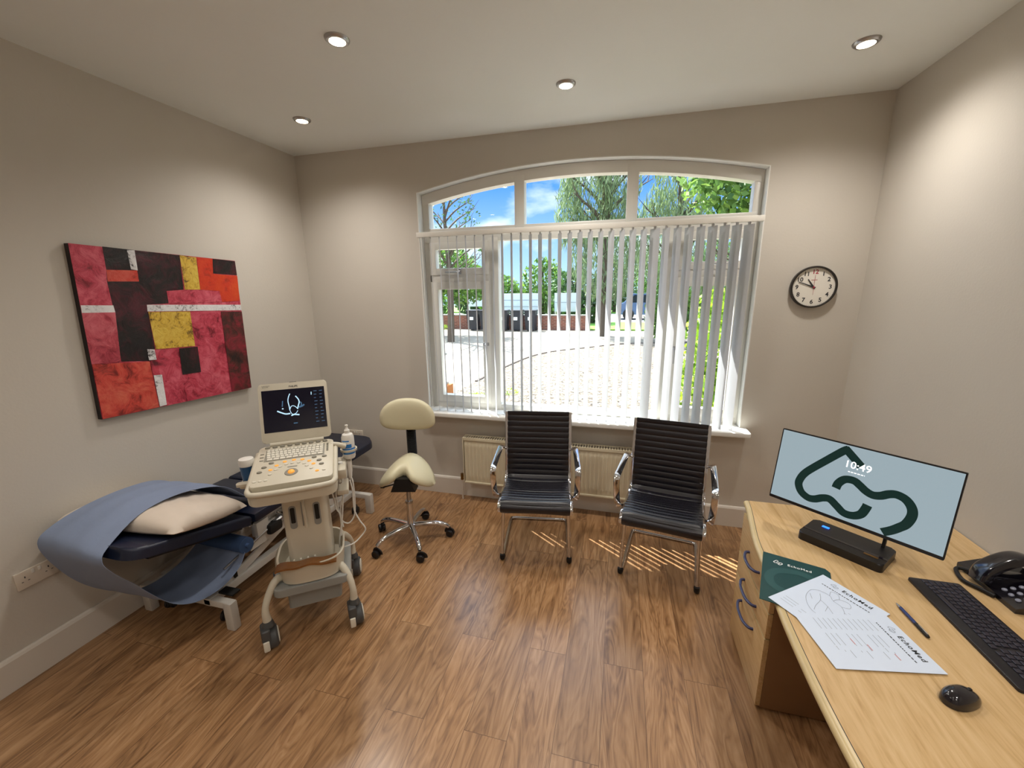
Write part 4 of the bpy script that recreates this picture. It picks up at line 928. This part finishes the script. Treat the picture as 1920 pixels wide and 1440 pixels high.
marks(g, -0.027, 0.027, 0.051, 0.0035, 0.0016, TM, 5); g.build('clock_text', mat('screen_white', 'ffffff', 0.3, emit='e8f2f6', estr=0.62), sc_)
g = G(); g.prism(rrect(-0.143, 0.143, -0.087, 0.087, 0.018), 0.0, 0.034, bev=0.006); bs = g.build('stand_base', 'blackpl', mo)
g = G(); g.box((0, -0.03, 0.0345), (0.285, 0.014, 0.002)); g.build('base_groove', 'black_gloss', bs)
g = G(); g.box((0.095, -0.045, 0.0352), (0.045, 0.012, 0.0012), 0.0004); g.build('metal_badge', 'brass', bs)
g = G(); g.box((-0.085, 0.040, 0.0355), (0.026, 0.013, 0.002), 0.0008); g.build('blue_status_light', 'usbblue', bs)
g = G(); nx, ny = tolocal(1.075, 1.795); g.tube([(nx, ny, 0.03), (nx, ny+0.004, 0.09), (nx-0.01, ly+0.028, 0.20)], 0.008, 10, flat=(0.018, 0.012)); g.build('stand_neck', 'blackpl', mo)

# ------------------------------------------------------------------ keyboard
kb = thing('computer_keyboard', 'slim black computer keyboard lying along the desk near the phone', 'keyboard', (1.158, 1.418, DZ))
g = G(); g.prism(rrect(-0.078, 0.078, -0.228, 0.228, 0.008, 3), 0.001, 0.011, bev=0.002); g.build('keyboard_base', 'keyb', kb)
keyspots = []
rowsx = [-0.034, -0.015, 0.004, 0.023, 0.042, 0.060]
for r_, x_ in enumerate(rowsx):
    y = 0.220
    while y > -0.215:
        L_ = 0.0165
        if r_ == 0 and 0.08 < y < 0.15: L_ = 0.098
        if r_ in (1, 2, 3) and y > 0.219: L_ = 0.028
        y2 = y - L_
        if y2 < -0.223: break
        keyspots.append((x_, (y+y2)/2, 0.0155 if r_ < 5 else 0.011, L_ - 0.001))
        y = y2 - 0.0024
        if abs(y + 0.085) < 0.01: y -= 0.008
keyspots.sort(key=lambda q: q[1] + 0.3*q[0])          # nearest the camera first: 98 as keys, the far rest as one part
for q in keyspots[:98]:
    g = G(); g.box((q[0], q[1], 0.0125), (q[2], q[3], 0.004), 0.0014, 1); g.build('key', 'keycap', kb)
g = G()
for q in keyspots[98:]: g.box((q[0], q[1], 0.0125), (q[2], q[3], 0.004), 0.0014, 1)
o = g.build('far_keys', 'keycap', kb); o['kind'] = 'stuff'

# ------------------------------------------------------------------ mouse
ms_ = thing('computer_mouse', 'black computer mouse on the near part of the desk', 'mouse', (0.912, 1.128, DZ), R(-62))
g = G()
def mou(u, v):
    a = 2*PI*u; ph = v*PI/2; c_ = math.cos(ph); x = math.copysign(abs(math.cos(a))**0.8, math.cos(a))*0.030*c_**0.7; y = math.copysign(abs(math.sin(a))**0.85, math.sin(a))*0.052*c_**0.7
    return (x, y, 0.004 + 0.031*math.sin(ph)*(1 - 0.25*(y/0.05)))
g.grid(mou, 40, 12); g.prism([(0.029*math.cos(R(q)), 0.051*math.sin(R(q))) for q in range(0, 360, 12)], 0.0, 0.006)
bmesh.ops.remove_doubles(g.bm, verts=g.bm.verts[:], dist=0.0002); g.build('mouse_shell', 'black_gloss', ms_, sharp=70)
g = G(); g.lathe([(0.0085, -0.003), (0.0095, 0), (0.0085, 0.003)], 16, TR(0, 0.026, 0.024, ry=PI/2)); g.build('scroll_wheel', 'rubber', ms_)

# ------------------------------------------------------------------ pen
pn = thing('pen', 'dark blue ballpoint pen beside the white papers', 'pen', (0.9655, 1.4145, DZ+0.006), R(2.8))
g = G(frame((0, 0, 0), (1, 0, 0), (0, 0, 1))); g.lathe([(0.0, -0.052), (0.0050, -0.050), (0.0052, -0.02), (0.0052, 0.03), (0.0050, 0.040), (0, 0.040)], 14, cap=False); g.build('barrel', 'bluepen', pn)
g = G(frame((0, 0, 0), (1, 0, 0), (0, 0, 1))); g.lathe([(0, 0.045), (0.0056, 0.045), (0.0056, 0.066), (0.004, 0.072), (0, 0.072)], 12, cap=False); g.lathe([(0.0053, 0.018), (0.0056, 0.020), (0.0056, 0.046)], 12, cap=False); g.build('grip', 'rubber', pn)
g = G(frame((0, 0, 0), (1, 0, 0), (0, 0, 1))); g.lathe([(0.0048, -0.052), (0.003, -0.064), (0.0012, -0.073), (0, -0.074)], 12, cap=False); g.box((0.0, 0.0068, 0.048), (0.003, 0.002, 0.04), 0.0008); g.build('tip', 'satin', pn)

# ------------------------------------------------------------------ folder and papers
LOGO1 = [(0.010, 0.088), (-0.058, 0.146), (-0.176, -0.010), (-0.184, -0.062), (-0.140, -0.108), (-0.089, -0.088), (-0.065, -0.083), (-0.010, -0.119), (0.043, -0.100), (0.056, -0.056)]
LOGO2 = [(-0.053, -0.030), (-0.030, 0.017), (-0.002, 0.022), (0.041, -0.004), (0.064, -0.011), (0.108, 0.011), (0.157, 0.010), (0.183, -0.042), (0.150, -0.112), (0.06, -0.19), (0.0, -0.15)]
def logo(g, s_, T, wd=0.030, z=0.0006):
    g.ribbon([(p[0]*s_, p[1]*s_) for p in LOGO1], wd*s_, z, T=T, n=4); g.ribbon([(p[0]*s_, p[1]*s_) for p in LOGO2], wd*s_, z+0.0001, T=T, n=4)
def flatsheet(g, p, z0, z1): g.prism(p, z0, z1)
# folder: local origin at its top left corner, +x along the top edge, -y down the sheet
fa = math.atan2(-0.094, 0.199)
fo = thing('green_folder', 'dark green cardboard folder with a white logo at the desk front edge', 'folder', (0.618, 1.702, DZ), R(-18.5))
g = G(); flatsheet(g, [(0, 0), (0.205, 0), (0.220, -0.018), (0.220, -0.31), (0, -0.31)], 0.0006, 0.0030); g.build('cover', 'green', fo)
g = G(); logo(g, 0.078, TR(0.052, -0.052, 0.0030, rz=0), 0.04); text_geo(g, 'EchoMed', 0.0185, TR(0.122, -0.052, 0.0034), bold=0.0003, spacing=1.15); g.build('white_logo', 'whiteprint', fo)
g = G(TR(0.02, -0.20, 0.0031)); g.ribbon([(0.15, 0.10), (0.10, 0.115), (0.03, 0.09), (0.005, 0.04), (0.02, -0.01), (0.07, -0.03)], 0.030, 0.0); g.build('tone_pattern', 'green2', fo)
def sheet(name, label, loc, rz, z, heart):
    t_ = thing(name, label, 'paper', (loc[0], loc[1], DZ + z), rz)
    g = G(); flatsheet(g, [(0, 0), (0.210, 0), (0.210, -0.297), (0, -0.297)], 0.0, 0.0006); g.build('page', 'paper', t_)
    g = G(); logo(g, 0.062, TR(0.058, -0.028, 0.0008), 0.014); text_geo(g, 'EchoMed', 0.021, TR(0.128, -0.028, 0.0010), bold=0.0004, spacing=1.2); marks(g, 0.030, 0.180, -0.057, 0.0034, 0.0010, Matrix(), 3 if heart else 4)
    g.build('printed_heading', 'ink', t_)
    g = G()
    if heart:
        T_ = TR(0.10, -0.145, 0.0010)
        for pts in ([(-0.05, 0.045), (-0.065, 0.02), (-0.05, -0.03), (-0.01, -0.07), (0.035, -0.075), (0.06, -0.04), (0.055, 0.0), (0.03, 0.03), (0.0, 0.035), (-0.02, 0.05), (-0.05, 0.045)],
                    [(0.0, 0.035), (0.005, 0.06), (0.03, 0.07), (0.045, 0.05), (0.03, 0.03)], [(-0.02, 0.05), (-0.03, 0.075), (-0.01, 0.08), (0.005, 0.06)], [(-0.04, 0.03), (-0.02, 0.0), (-0.01, -0.04), (0.0, -0.065)],
                    [(-0.02, 0.0), (0.01, -0.01), (0.04, -0.03)], [(0.01, -0.01), (0.02, -0.04)], [(-0.055, 0.0), (-0.035, -0.02)], [(0.055, 0.02), (0.08, 0.03), (0.085, 0.05)], [(0.05, 0.01), (0.08, 0.01)]):
            g.ribbon(pts, 0.0011, 0.0, T=T_)
    for k in range(12 if not heart else 3):
        y = (-0.075 - 0.0155*k) if not heart else (-0.235 - 0.014*k); x1_ = 0.17 - 0.02*((k*7) % 3)
        for q in range(3 if k % 4 else 1):
            xa = 0.02 + q*0.062; g.mesh([(xa, y, 0.0009), (min(xa+0.045, x1_), y, 0.0009), (min(xa+0.045, x1_), y+0.0014, 0.0009), (xa, y+0.0014, 0.0009)], [(0, 1, 2, 3)])
    g.build('line_drawing' if heart else 'table_text', 'inkgrey', t_)
    if not heart:
        g = G()
        for (xa, y) in ((0.15, -0.095), (0.12, -0.15), (0.10, -0.185)): g.mesh([(xa, y, 0.001), (xa+0.022, y, 0.001), (xa+0.022, y+0.003, 0.001), (xa, y+0.003, 0.001)], [(0, 1, 2, 3)])
        g.build('red_marks', 'inkred', t_)
    return t_
sheet('printed_page', 'white printed page with a line drawing of a heart, on the folder', (0.789, 1.596), math.atan2(-0.182, 0.135), 0.0034, True)
sheet('printed_page', 'white printed report page with table lines, topmost and nearest the mouse', (0.897, 1.413), math.atan2(-0.185, 0.034), 0.0046, False)

# ------------------------------------------------------------------ desk phone
ph = thing('desk_phone', 'black desk phone with its handset at the desk edge by wall', 'telephone', (1.385, 1.60, DZ))
TPh = Matrix()
g = G(); g.prism([(-0.072, 0.0), (-0.072, 0.016), (0.0, 0.045), (0.072, 0.062), (0.072, 0.0)], -0.20, 0.05, frame((0, -0.02, 0.001), (1, 0, 0), (0, 0, 1))); g.build('phone_base', 'black_gloss', ph)
def ptop(x): return 0.017 + (x+0.072)*0.40 if x < 0 else 0.046 + x*0.236
keysp = G
for r_ in range(4):
    for c_ in range(3):
        x = -0.045 + 0.0 + r_*0.022; y = -0.015 + 0.03 - c_*0.026; a = math.atan2(0.029, 0.072)
        g = G(TR(x, y, ptop(x)+0.0015, ry=-a)); g.lathe([(0.0075, 0), (0.007, 0.003), (0.005, 0.004), (0, 0.0042)], 12, cap=False); g.build('dial_key', 'phonekey', ph)
g = G(); g.tube([(-0.078, 0.072, 0.020), (-0.058, 0.080, 0.064), (0.0, 0.086, 0.106), (0.05, 0.090, 0.112), (0.10, 0.094, 0.075)], 0.02, 16, n=6, flat=(0.074, 0.034)); g.box((0.0, 0.075, 0.030), (0.14, 0.055, 0.055), 0.012); g.build('handset', 'black_gloss', ph)
g = G(); g.tube([(-0.05, 0.10, 0.02), (-0.075, 0.145, 0.012), (-0.10, 0.140, 0.009), (-0.12, 0.075, 0.009), (-0.095, 0.03, 0.009), (-0.078, 0.0, 0.009)], 0.007, 10, n=8); g.build('cord', 'rubber', ph)

# ------------------------------------------------------------------ outside: ground
GZ = -0.25
def noisemat(name, c1, c2, c3, scale, rough=0.9, voro=False, p=(0.3, 0.5, 0.7)):
    m, t, b = newmat(name); tcn = nn(t, 'ShaderNodeTexCoord')
    if voro: n1 = nn(t, 'ShaderNodeTexVoronoi'); n1.inputs['Scale'].default_value = scale; o_ = n1.outputs['Color']
    else: n1 = nn(t, 'ShaderNodeTexNoise'); n1.inputs['Scale'].default_value = scale; n1.inputs['Detail'].default_value = 6; o_ = n1.outputs['Fac']
    t.links.new(tcn.outputs['Object'], n1.inputs['Vector'])
    rp = nn(t, 'ShaderNodeValToRGB'); rp.color_ramp.elements[0].position = p[0]; rp.color_ramp.elements[0].color = lin(c1); rp.color_ramp.elements[1].position = p[2]; rp.color_ramp.elements[1].color = lin(c3)
    e = rp.color_ramp.elements.new(p[1]); e.color = lin(c2); t.links.new(o_, rp.inputs[0]); t.links.new(rp.outputs[0], b.inputs['Base Color']); b.inputs['Roughness'].default_value = rough
    return m
M['gravel'] = noisemat('gravel_stones', '18120d', '5a4e40', '8a7f6e', 26, voro=True, p=(0.12, 0.4, 0.85))
M['drive'] = noisemat('pale_paving', '7e7566', '857c6e', '8b8376', 3)
M['road'] = noisemat('road_asphalt', '8c8a88', '989694', 'a4a29e', 8)
M['grass'] = noisemat('grass_blades', '3c6420', '5c8c2c', '86b040', 12)
M['kerb'] = mat('dark_edging', '5a5048', 0.8, var=0.1)
M['stone'] = mat('planter_stone', '9a9c94', 0.8, var=0.1, vscale=10)
M['bin'] = mat('bin_plastic', '23262e', 0.5, var=0.08)
M['board'] = mat('board_white', 'ccd8e8', 0.5, var=0.03)
M['carpaint'] = mat('blue_grey_car', '4a6088', 0.25, var=0.05, coat=0.5)
M['carglass'] = mat('car_glass', '1c2630', 0.08, var=0.05)
M['bark'] = mat('bark', '54483a', 0.9, var=0.25, vscale=6, bump=0.5, bscale=20)
m, t, b = newmat('red_brick'); tcn = nn(t, 'ShaderNodeTexCoord'); bk = nn(t, 'ShaderNodeTexBrick'); bk.inputs['Scale'].default_value = 1.0; bk.inputs['Brick Width'].default_value = 0.225; bk.inputs['Row Height'].default_value = 0.075; bk.inputs['Mortar Size'].default_value = 0.006
bk.inputs['Color1'].default_value = lin('8c4a34'); bk.inputs['Color2'].default_value = lin('6e3a2c'); bk.inputs['Mortar'].default_value = lin('a09080')
mpp = nn(t, 'ShaderNodeMapping'); mpp.inputs['Rotation'].default_value = (R(90), 0, 0); t.links.new(tcn.outputs['Object'], mpp.inputs[0]); t.links.new(mpp.outputs[0], bk.inputs['Vector']); t.links.new(bk.outputs['Color'], b.inputs['Base Color']); b.inputs['Roughness'].default_value = 0.85
M['brick'] = m
g = G(); g.box((0, 28.5, GZ-0.1), (110, 50, 0.2)); struct(g.build('driveway', 'drive'))
gp = [(-6.0, 3.6), (9, 3.6), (9, 17.2), (3.0, 16.6), (0.4, 15.9), (-1.07, 14.5), (-2.1, 13.4), (-2.62, 12.2), (-2.95, 10.2), (-3.1, 8.6), (-3.25, 7.3), (-3.6, 6.0), (-6, 5.2)]
g = G(); g.prism(gp, GZ, GZ+0.012); struct(g.build('gravel_bed', 'gravel'))
g = G(); g.tube([(p[0], p[1], GZ+0.02) for p in gp[3:10]], 0.03, 6, n=6); tag(g.build('kerb_edging', 'kerb'), 'dark curved edging line between gravel and pale driveway', 'kerb')
g = G(); g.box((0, 30.5, GZ+0.006), (110, 9, 0.012)); struct(g.build('road', 'road'))
g = G(); g.box((-17.0, 23.2, GZ+0.02), (38, 4.6, 0.1)); g.box((0, 40, GZ+0.05), (110, 10, 0.16)); struct(g.build('grass_verge', 'grass'))
# brick wall
bw = thing('brick_wall', 'low red brick garden wall across the far side of driveway', 'wall', (-8.0, 20.95, GZ))
g = G(); g.box((0, 0, 0.36), (13.0, 0.22, 0.72)); g.build('brickwork', 'brick', bw)
g = G(); g.box((0, 0, 0.745), (13.1, 0.28, 0.05), 0.01); g.build('coping', 'stone', bw)
# wheelie bins
def binbuild(x, y, rz, label):
    t_ = thing('wheelie_bin', label, 'bin', (x, y, GZ), rz, 'wheelie bins in front of the brick wall')
    g = G(); w0, w1, d0, d1 = 0.22, 0.28, 0.24, 0.31
    g.mesh([(-w0, -d0, 0.06), (w0, -d0, 0.06), (w0, d0, 0.06), (-w0, d0, 0.06), (-w1, -d1, 0.98), (w1, -d1, 0.98), (w1, d1, 0.98), (-w1, d1, 0.98)], [(3, 2, 1, 0), (4, 5, 6, 7), (0, 1, 5, 4), (1, 2, 6, 5), (2, 3, 7, 6), (3, 0, 4, 7)]); g.build('bin_body', 'bin', t_)
    g = G(); g.box((0, 0.0, 1.01), (0.60, 0.68, 0.06), 0.02); g.cyl((-0.25, 0.36, 1.0), (0.25, 0.36, 1.0), 0.02, seg=8); g.build('bin_lid', 'bin', t_)
    for s_ in (-0.22, 0.22):
        g = G(); g.lathe([(0, -0.03), (0.1, -0.03), (0.1, 0.03), (0, 0.03)], 16, TR(s_, 0.24, 0.1, ry=PI/2), cap=False); g.build('wheel', 'rubber', t_)
    g = G(); g.box((0, -0.30, 0.62), (0.2, 0.012, 0.16), 0.002); g.build('sticker', 'whiteprint', t_)
for k, (x, lb) in enumerate(((-7.35, 'dark wheelie bin seen through the left casement, leftmost of the row'), (-6.65, 'dark wheelie bin second from the left by the brick wall'), (-5.75, 'dark wheelie bin third from the left by the brick wall'), (-5.02, 'dark wheelie bin fourth from the left by the brick wall'), (-4.30, 'dark wheelie bin rightmost of the row by the brick wall'))):
    binbuild(x, 20.35, 0.03*((k % 3)-1), lb)
# white boards on posts
def board(x0, x1, z0, z1, y, label, lines):
    t_ = thing('notice_board', label, 'notice board', ((x0+x1)/2, y, GZ)); W_ = x1-x0
    g = G(); g.box((0, 0, (z0+z1)/2-GZ), (W_, 0.06, z1-z0), 0.01); pa = g.build('panel', 'board', t_)
    for s_ in (-1, 1):
        g = G(); g.box((s_*(W_/2-0.05), 0.02, (z1-GZ)/2), (0.08, 0.08, z1-GZ), 0.008); g.build('post', 'whitesteel', t_)
    if lines:
        g = G()
        for k in range(lines): g.box((0, -0.035, z0-GZ+(k+1)*(z1-z0)/(lines+1)), (W_*0.97, 0.012, 0.03))
        g.build('rail', 'inkgrey', pa)
board(-8.2, -7.15, 0.90, 1.52, 21.9, 'white notice board behind the bins, seen in the left casement', 0)
board(-6.15, -4.2, 0.55, 1.58, 21.9, 'wide pale panelled board on posts behind the right bins', 2)
board(-3.35, -2.15, 0.62, 1.58, 21.9, 'smaller white board on posts right of the bins', 1)
# car on the road
ca = thing('parked_car', 'blue grey pickup car parked on the road behind shrubs', 'car', (1.9, 29.0, GZ), 0)
g = G(); side = [(-2.1, 0.35), (2.3, 0.35), (2.3, 1.05), (0.35, 1.05), (0.15, 1.65), (-1.1, 1.68), (-1.65, 1.10), (-2.1, 0.95)]
g.prism(side, -0.85, 0.85, frame((0, 0, 0), (1, 0, 0), (0, 0, 1))); g.build('car_body', 'carpaint', ca)
g = G(); g.prism([(-1.45, 1.12), (-1.02, 1.6), (-0.55, 1.6), (-0.55, 1.12)], 0.852, 0.86, frame((0, 0, 0), (1, 0, 0), (0, 0, 1))); g.prism([(-0.45, 1.12), (-0.45, 1.6), (0.06, 1.6), (0.2, 1.12)], 0.852, 0.86, frame((0, 0, 0), (1, 0, 0), (0, 0, 1))); g.build('side_window', 'carglass', ca)
for (x_, y_) in ((-1.35, -0.8), (1.45, -0.8), (-1.35, 0.8), (1.45, 0.8)):
    g = G(); g.lathe([(0, -0.11), (0.24, -0.11), (0.36, -0.1), (0.36, 0.1), (0.24, 0.11), (0, 0.11)], 24, TR(x_, y_, 0.36, rx=PI/2), cap=False); g.build('wheel', 'rubber', ca)
# planter on brick plinth
pt = thing('stone_planter', 'grey panelled stone planter on a brick plinth outside left casement', 'planter', (-3.35, 7.1, GZ))
g = G(); g.box((0, 0, 0.13), (0.46, 0.46, 0.26)); g.build('plinth', mat('orange_brick', 'b06a34', 0.85, var=0.2, vscale=12), pt)
g = G(); g.box((-0.06, 0, 0.55), (0.34, 0.36, 0.56), 0.015); g.box((-0.06, 0, 0.28), (0.42, 0.42, 0.05), 0.01); g.box((-0.06, 0, 0.85), (0.40, 0.42, 0.05), 0.01); g.build('pot', 'stone', pt)
g = G(); g.tube([(-0.17, -0.183, 0.36), (0.05, -0.183, 0.36), (0.05, -0.183, 0.76), (-0.17, -0.183, 0.76)], 0.008, 6, n=1, closed=True); g.tube([(0.112, -0.12, 0.36), (0.112, 0.12, 0.36), (0.112, 0.12, 0.76), (0.112, -0.12, 0.76)], 0.008, 6, n=1, closed=True); g.build('panel_moulding', 'kerb', pt)
g = G()
for k in range(9):
    a = k*2.4; g.tube([(-0.06, 0, 0.86), (-0.06+0.08*math.cos(a), 0.08*math.sin(a), 1.0), (-0.06+0.2*math.cos(a), 0.2*math.sin(a), 1.08+0.02*(k % 3))], [0.012, 0.008, 0.002], 6)
g.build('red_leaved_plant', mat('reddish_leaf', 'a05a48', 0.7, var=0.2), pt)

# ------------------------------------------------------------------ outside: trees
def leafmat(name, c1, c2):
    m, t, b = newmat(name); ge = nn(t, 'ShaderNodeNewGeometry'); mm = nn(t, 'ShaderNodeMix', data_type='RGBA'); mm.inputs[6].default_value = lin(c1); mm.inputs[7].default_value = lin(c2)
    t.links.new(ge.outputs['Random Per Island'], mm.inputs[0]); t.links.new(mm.outputs[2], b.inputs['Base Color']); b.inputs['Roughness'].default_value = 0.6
    tr = nn(t, 'ShaderNodeBsdfTranslucent'); t.links.new(mm.outputs[2], tr.inputs[0]); ms = nn(t, 'ShaderNodeMixShader'); ms.inputs[0].default_value = 0.35
    t.links.new(b.outputs[0], ms.inputs[1]); t.links.new(tr.outputs[0], ms.inputs[2]); t.links.new(ms.outputs[0], t.nodes['Material Output'].inputs[0]); return m
LM = {'mid': leafmat('leaf_mid', '3c6024', '7aa040'), 'yellow': leafmat('leaf_yellow', '5c8420', 'a8c43c'), 'dark': leafmat('leaf_dark', '2c4a24', '55783c'), 'olive': leafmat('leaf_olive', '5c7050', '93a872'), 'maple': leafmat('leaf_maple', '3c6428', '86a84c')}
def leaves(name, mkey, blobs, n, size, par, seed=1, hang=0.0, aspect=0.5):
    rg = np.random.default_rng(seed)
    w_ = np.array([bb[3]*bb[4]*bb[5] for bb in blobs]); pick = rg.choice(len(blobs), n, p=w_/w_.sum()); Bl = np.array(blobs)[pick]
    d = rg.normal(size=(n, 3)); d /= np.linalg.norm(d, axis=1)[:, None]; rr = rg.uniform(0.35, 1.0, n) ** 0.5
    c = Bl[:, :3] + d * rr[:, None] * Bl[:, 3:6]
    u = rg.normal(size=(n, 3)); u[:, 2] -= hang * 3; u /= np.linalg.norm(u, axis=1)[:, None]
    v = np.cross(u, rg.normal(size=(n, 3))); v /= np.linalg.norm(v, axis=1)[:, None]
    s_ = size * rg.uniform(0.6, 1.3, n)[:, None]
    V = np.stack([c - u*s_, c + v*s_*aspect, c + u*s_, c - v*s_*aspect], 1).reshape(-1, 3)
    me = bpy.data.meshes.new(name); me.from_pydata(V.tolist(), [], [(4*i, 4*i+1, 4*i+2, 4*i+3) for i in range(n)]); me.materials.append(LM[mkey])
    o = bpy.data.objects.new(name, me); COL.objects.link(o); o.parent = par; o['kind'] = 'stuff'; return o
def branches(par, h, spread, n, r0, seed, start=0.35, drop=0.0):
    rg = random.Random(seed); g = G(); g.tube([(0, 0, 0), (0.05*spread, 0, h*0.4), (-0.04*spread, 0.03*spread, h*0.75), (0, 0, h)], [r0, r0*0.75, r0*0.4, r0*0.1], 8, n=3)
    for k in range(n):
        z = h * (start + (0.95-start) * k / n); a = rg.uniform(0, 2*PI); L_ = spread * (1.1 - 0.6*k/n) * rg.uniform(0.7, 1.1); c_, s_ = math.cos(a), math.sin(a)
        p = [(0, 0, z), (c_*L_*0.4, s_*L_*0.4, z + L_*0.4), (c_*L_, s_*L_, z + L_*(0.75 - drop))]; g.tube(p, [r0*0.4*(1-0.6*k/n), r0*0.2, r0*0.05], 5, n=3)
        for q in range(3):
            b0 = Vector(p[1]).lerp(Vector(p[2]), 0.2 + 0.3*q); a2 = a + rg.uniform(-1, 1); g.tube([b0, b0 + Vector((math.cos(a2)*L_*0.3, math.sin(a2)*L_*0.3, L_*0.35))], [r0*0.10, r0*0.02], 4, n=1)
    return g.build('trunk', 'bark', par)
def tree(name, label, loc, h, r0, spread, nb, blobs, n, size, mkey, seed, cat='tree', hang=0.0, aspect=0.5, group=None, start=0.35):
    t_ = thing(name, label, cat, loc, 0, group); branches(t_, h, spread, nb, r0, seed, start)
    leaves('crown', mkey, blobs, n, size, t_, seed, hang, aspect); return t_
tree('tree', 'thinly leaved tree against the blue sky in left arch pane', (-6.6, 15.5, GZ), 6.2, 0.16, 1.5, 22, [(0, 0, 4.6, 1.5, 1.4, 1.2), (-0.6, 0, 3.2, 1.5, 1.2, 1.1), (0.7, 0, 3.6, 1.0, 1.0, 0.8)], 900, 0.07, 'dark', 3, start=0.3)
tree('tree', 'bushy green tree behind the left casement window', (-8.0, 17.5, GZ), 3.9, 0.2, 1.2, 10, [(0, 0, 2.9, 2.0, 1.4, 1.1), (1.4, 0, 2.3, 1.3, 1.2, 0.9)], 4200, 0.11, 'mid', 5)
tree('willow_tree', 'tall feathery willow tree filling the middle arch pane', (-0.75, 18.5, GZ), 9.4, 0.28, 2.0, 24, [(-0.7, 0, 6.6, 1.15, 1.2, 2.9), (0.5, 0, 7.0, 1.0, 1.3, 2.8), (-1.5, 0, 5.2, 0.6, 1, 1.7), (0.1, 0, 3.2, 1.5, 1.2, 1.8)], 9000, 0.20, 'olive', 8, hang=1.0, aspect=0.12)
tree('willow_tree', 'feathery willow tree farther right, behind the maple leaves', (2.3, 19.5, GZ), 8.0, 0.24, 1.8, 18, [(0, 0, 6.0, 1.3, 1.2, 2.2), (-0.8, 0, 4.2, 1.2, 1.1, 2.0), (0.8, 0, 3.5, 1.3, 1.1, 1.8)], 6000, 0.19, 'olive', 9, hang=1.0, aspect=0.12)
tree('maple_tree', 'leafy maple tree with broad bright leaves at the right arch pane', (2.6, 6.9, GZ), 4.6, 0.14, 1.3, 14, [(-0.5, 0, 3.6, 1.35, 1.0, 0.75), (0.3, 0, 3.9, 1.5, 1.2, 0.85), (-1.2, -0.1, 3.75, 0.55, 0.6, 0.45), (-0.4, 0, 2.95, 0.9, 0.8, 0.4)], 7500, 0.062, 'maple', 11, aspect=0.7)
for k, (x, y, h, mk, lb) in enumerate(((-12.5, 24.5, 3.4, 'mid', 'round green tree far left beyond the driveway wall'), (-9.8, 27.4, 3.5, 'dark', 'dark hedge tree beyond the bins on the left'), (-7.4, 25.5, 3.0, 'mid', 'green tree behind the wide board'), (-5.0, 27.6, 4.1, 'mid', 'upright green tree between the two boards'), (-2.5, 24.6, 3.2, 'dark', 'dark tree behind the smaller board'),
        (-0.5, 35.5, 4.6, 'dark', 'dark evergreen tree behind the parked car on its left'), (2.4, 38.6, 5.4, 'mid', 'green tree behind the parked car on its right'), (4.8, 25.0, 4.6, 'mid', 'green tree beyond the right casement'), (8.6, 27.0, 5.4, 'dark', 'dark tree farthest right beyond the road'))):
    tree('hedge_tree', lb, (x, y, GZ), h, 0.13, 1.0, 7, [(0, 0, h*0.52, 1.6, 1.1, h*0.48), (0.5, 0.3, h*0.3, 1.5, 1.1, h*0.28)], 2600, 0.15, mk, 20+k, group='trees beyond the driveway')
sb = thing('shrub', 'bright yellow green shrub just outside the right casement', 'shrub', (1.75, 6.2, GZ)); branches(sb, 2.1, 0.9, 14, 0.05, 31, 0.15); leaves('foliage', 'yellow', [(0, 0, 1.25, 0.95, 0.8, 1.0), (-0.35, -0.2, 0.6, 0.7, 0.6, 0.5), (0.5, 0, 1.8, 0.7, 0.6, 0.5)], 4200, 0.065, sb, 32, aspect=0.6)
sb = thing('shrub', 'darker leafy shrub at the far edge of gravel, right side', 'shrub', (1.9, 16.8, GZ)); branches(sb, 1.8, 0.9, 12, 0.05, 41, 0.15); leaves('foliage', 'mid', [(0, 0, 1.1, 1.0, 0.8, 1.1)], 2600, 0.085, sb, 42, aspect=0.6)
sb = thing('weed_tuft', 'small green weeds growing by the driveway wall at left', 'plant', (-9.6, 20.3, GZ)); leaves('foliage', 'yellow', [(0, 0, 0.14, 1.0, 0.3, 0.22)], 500, 0.06, sb, 51, aspect=0.3)
sb = thing('weed_tuft', 'small yellow green weeds on the gravel near the kerb', 'plant', (-2.55, 7.2, GZ)); leaves('foliage', 'yellow', [(0, 0, 0.05, 0.35, 0.25, 0.06), (0.5, 0.5, 0.05, 0.2, 0.2, 0.06)], 260, 0.035, sb, 52, aspect=0.3)
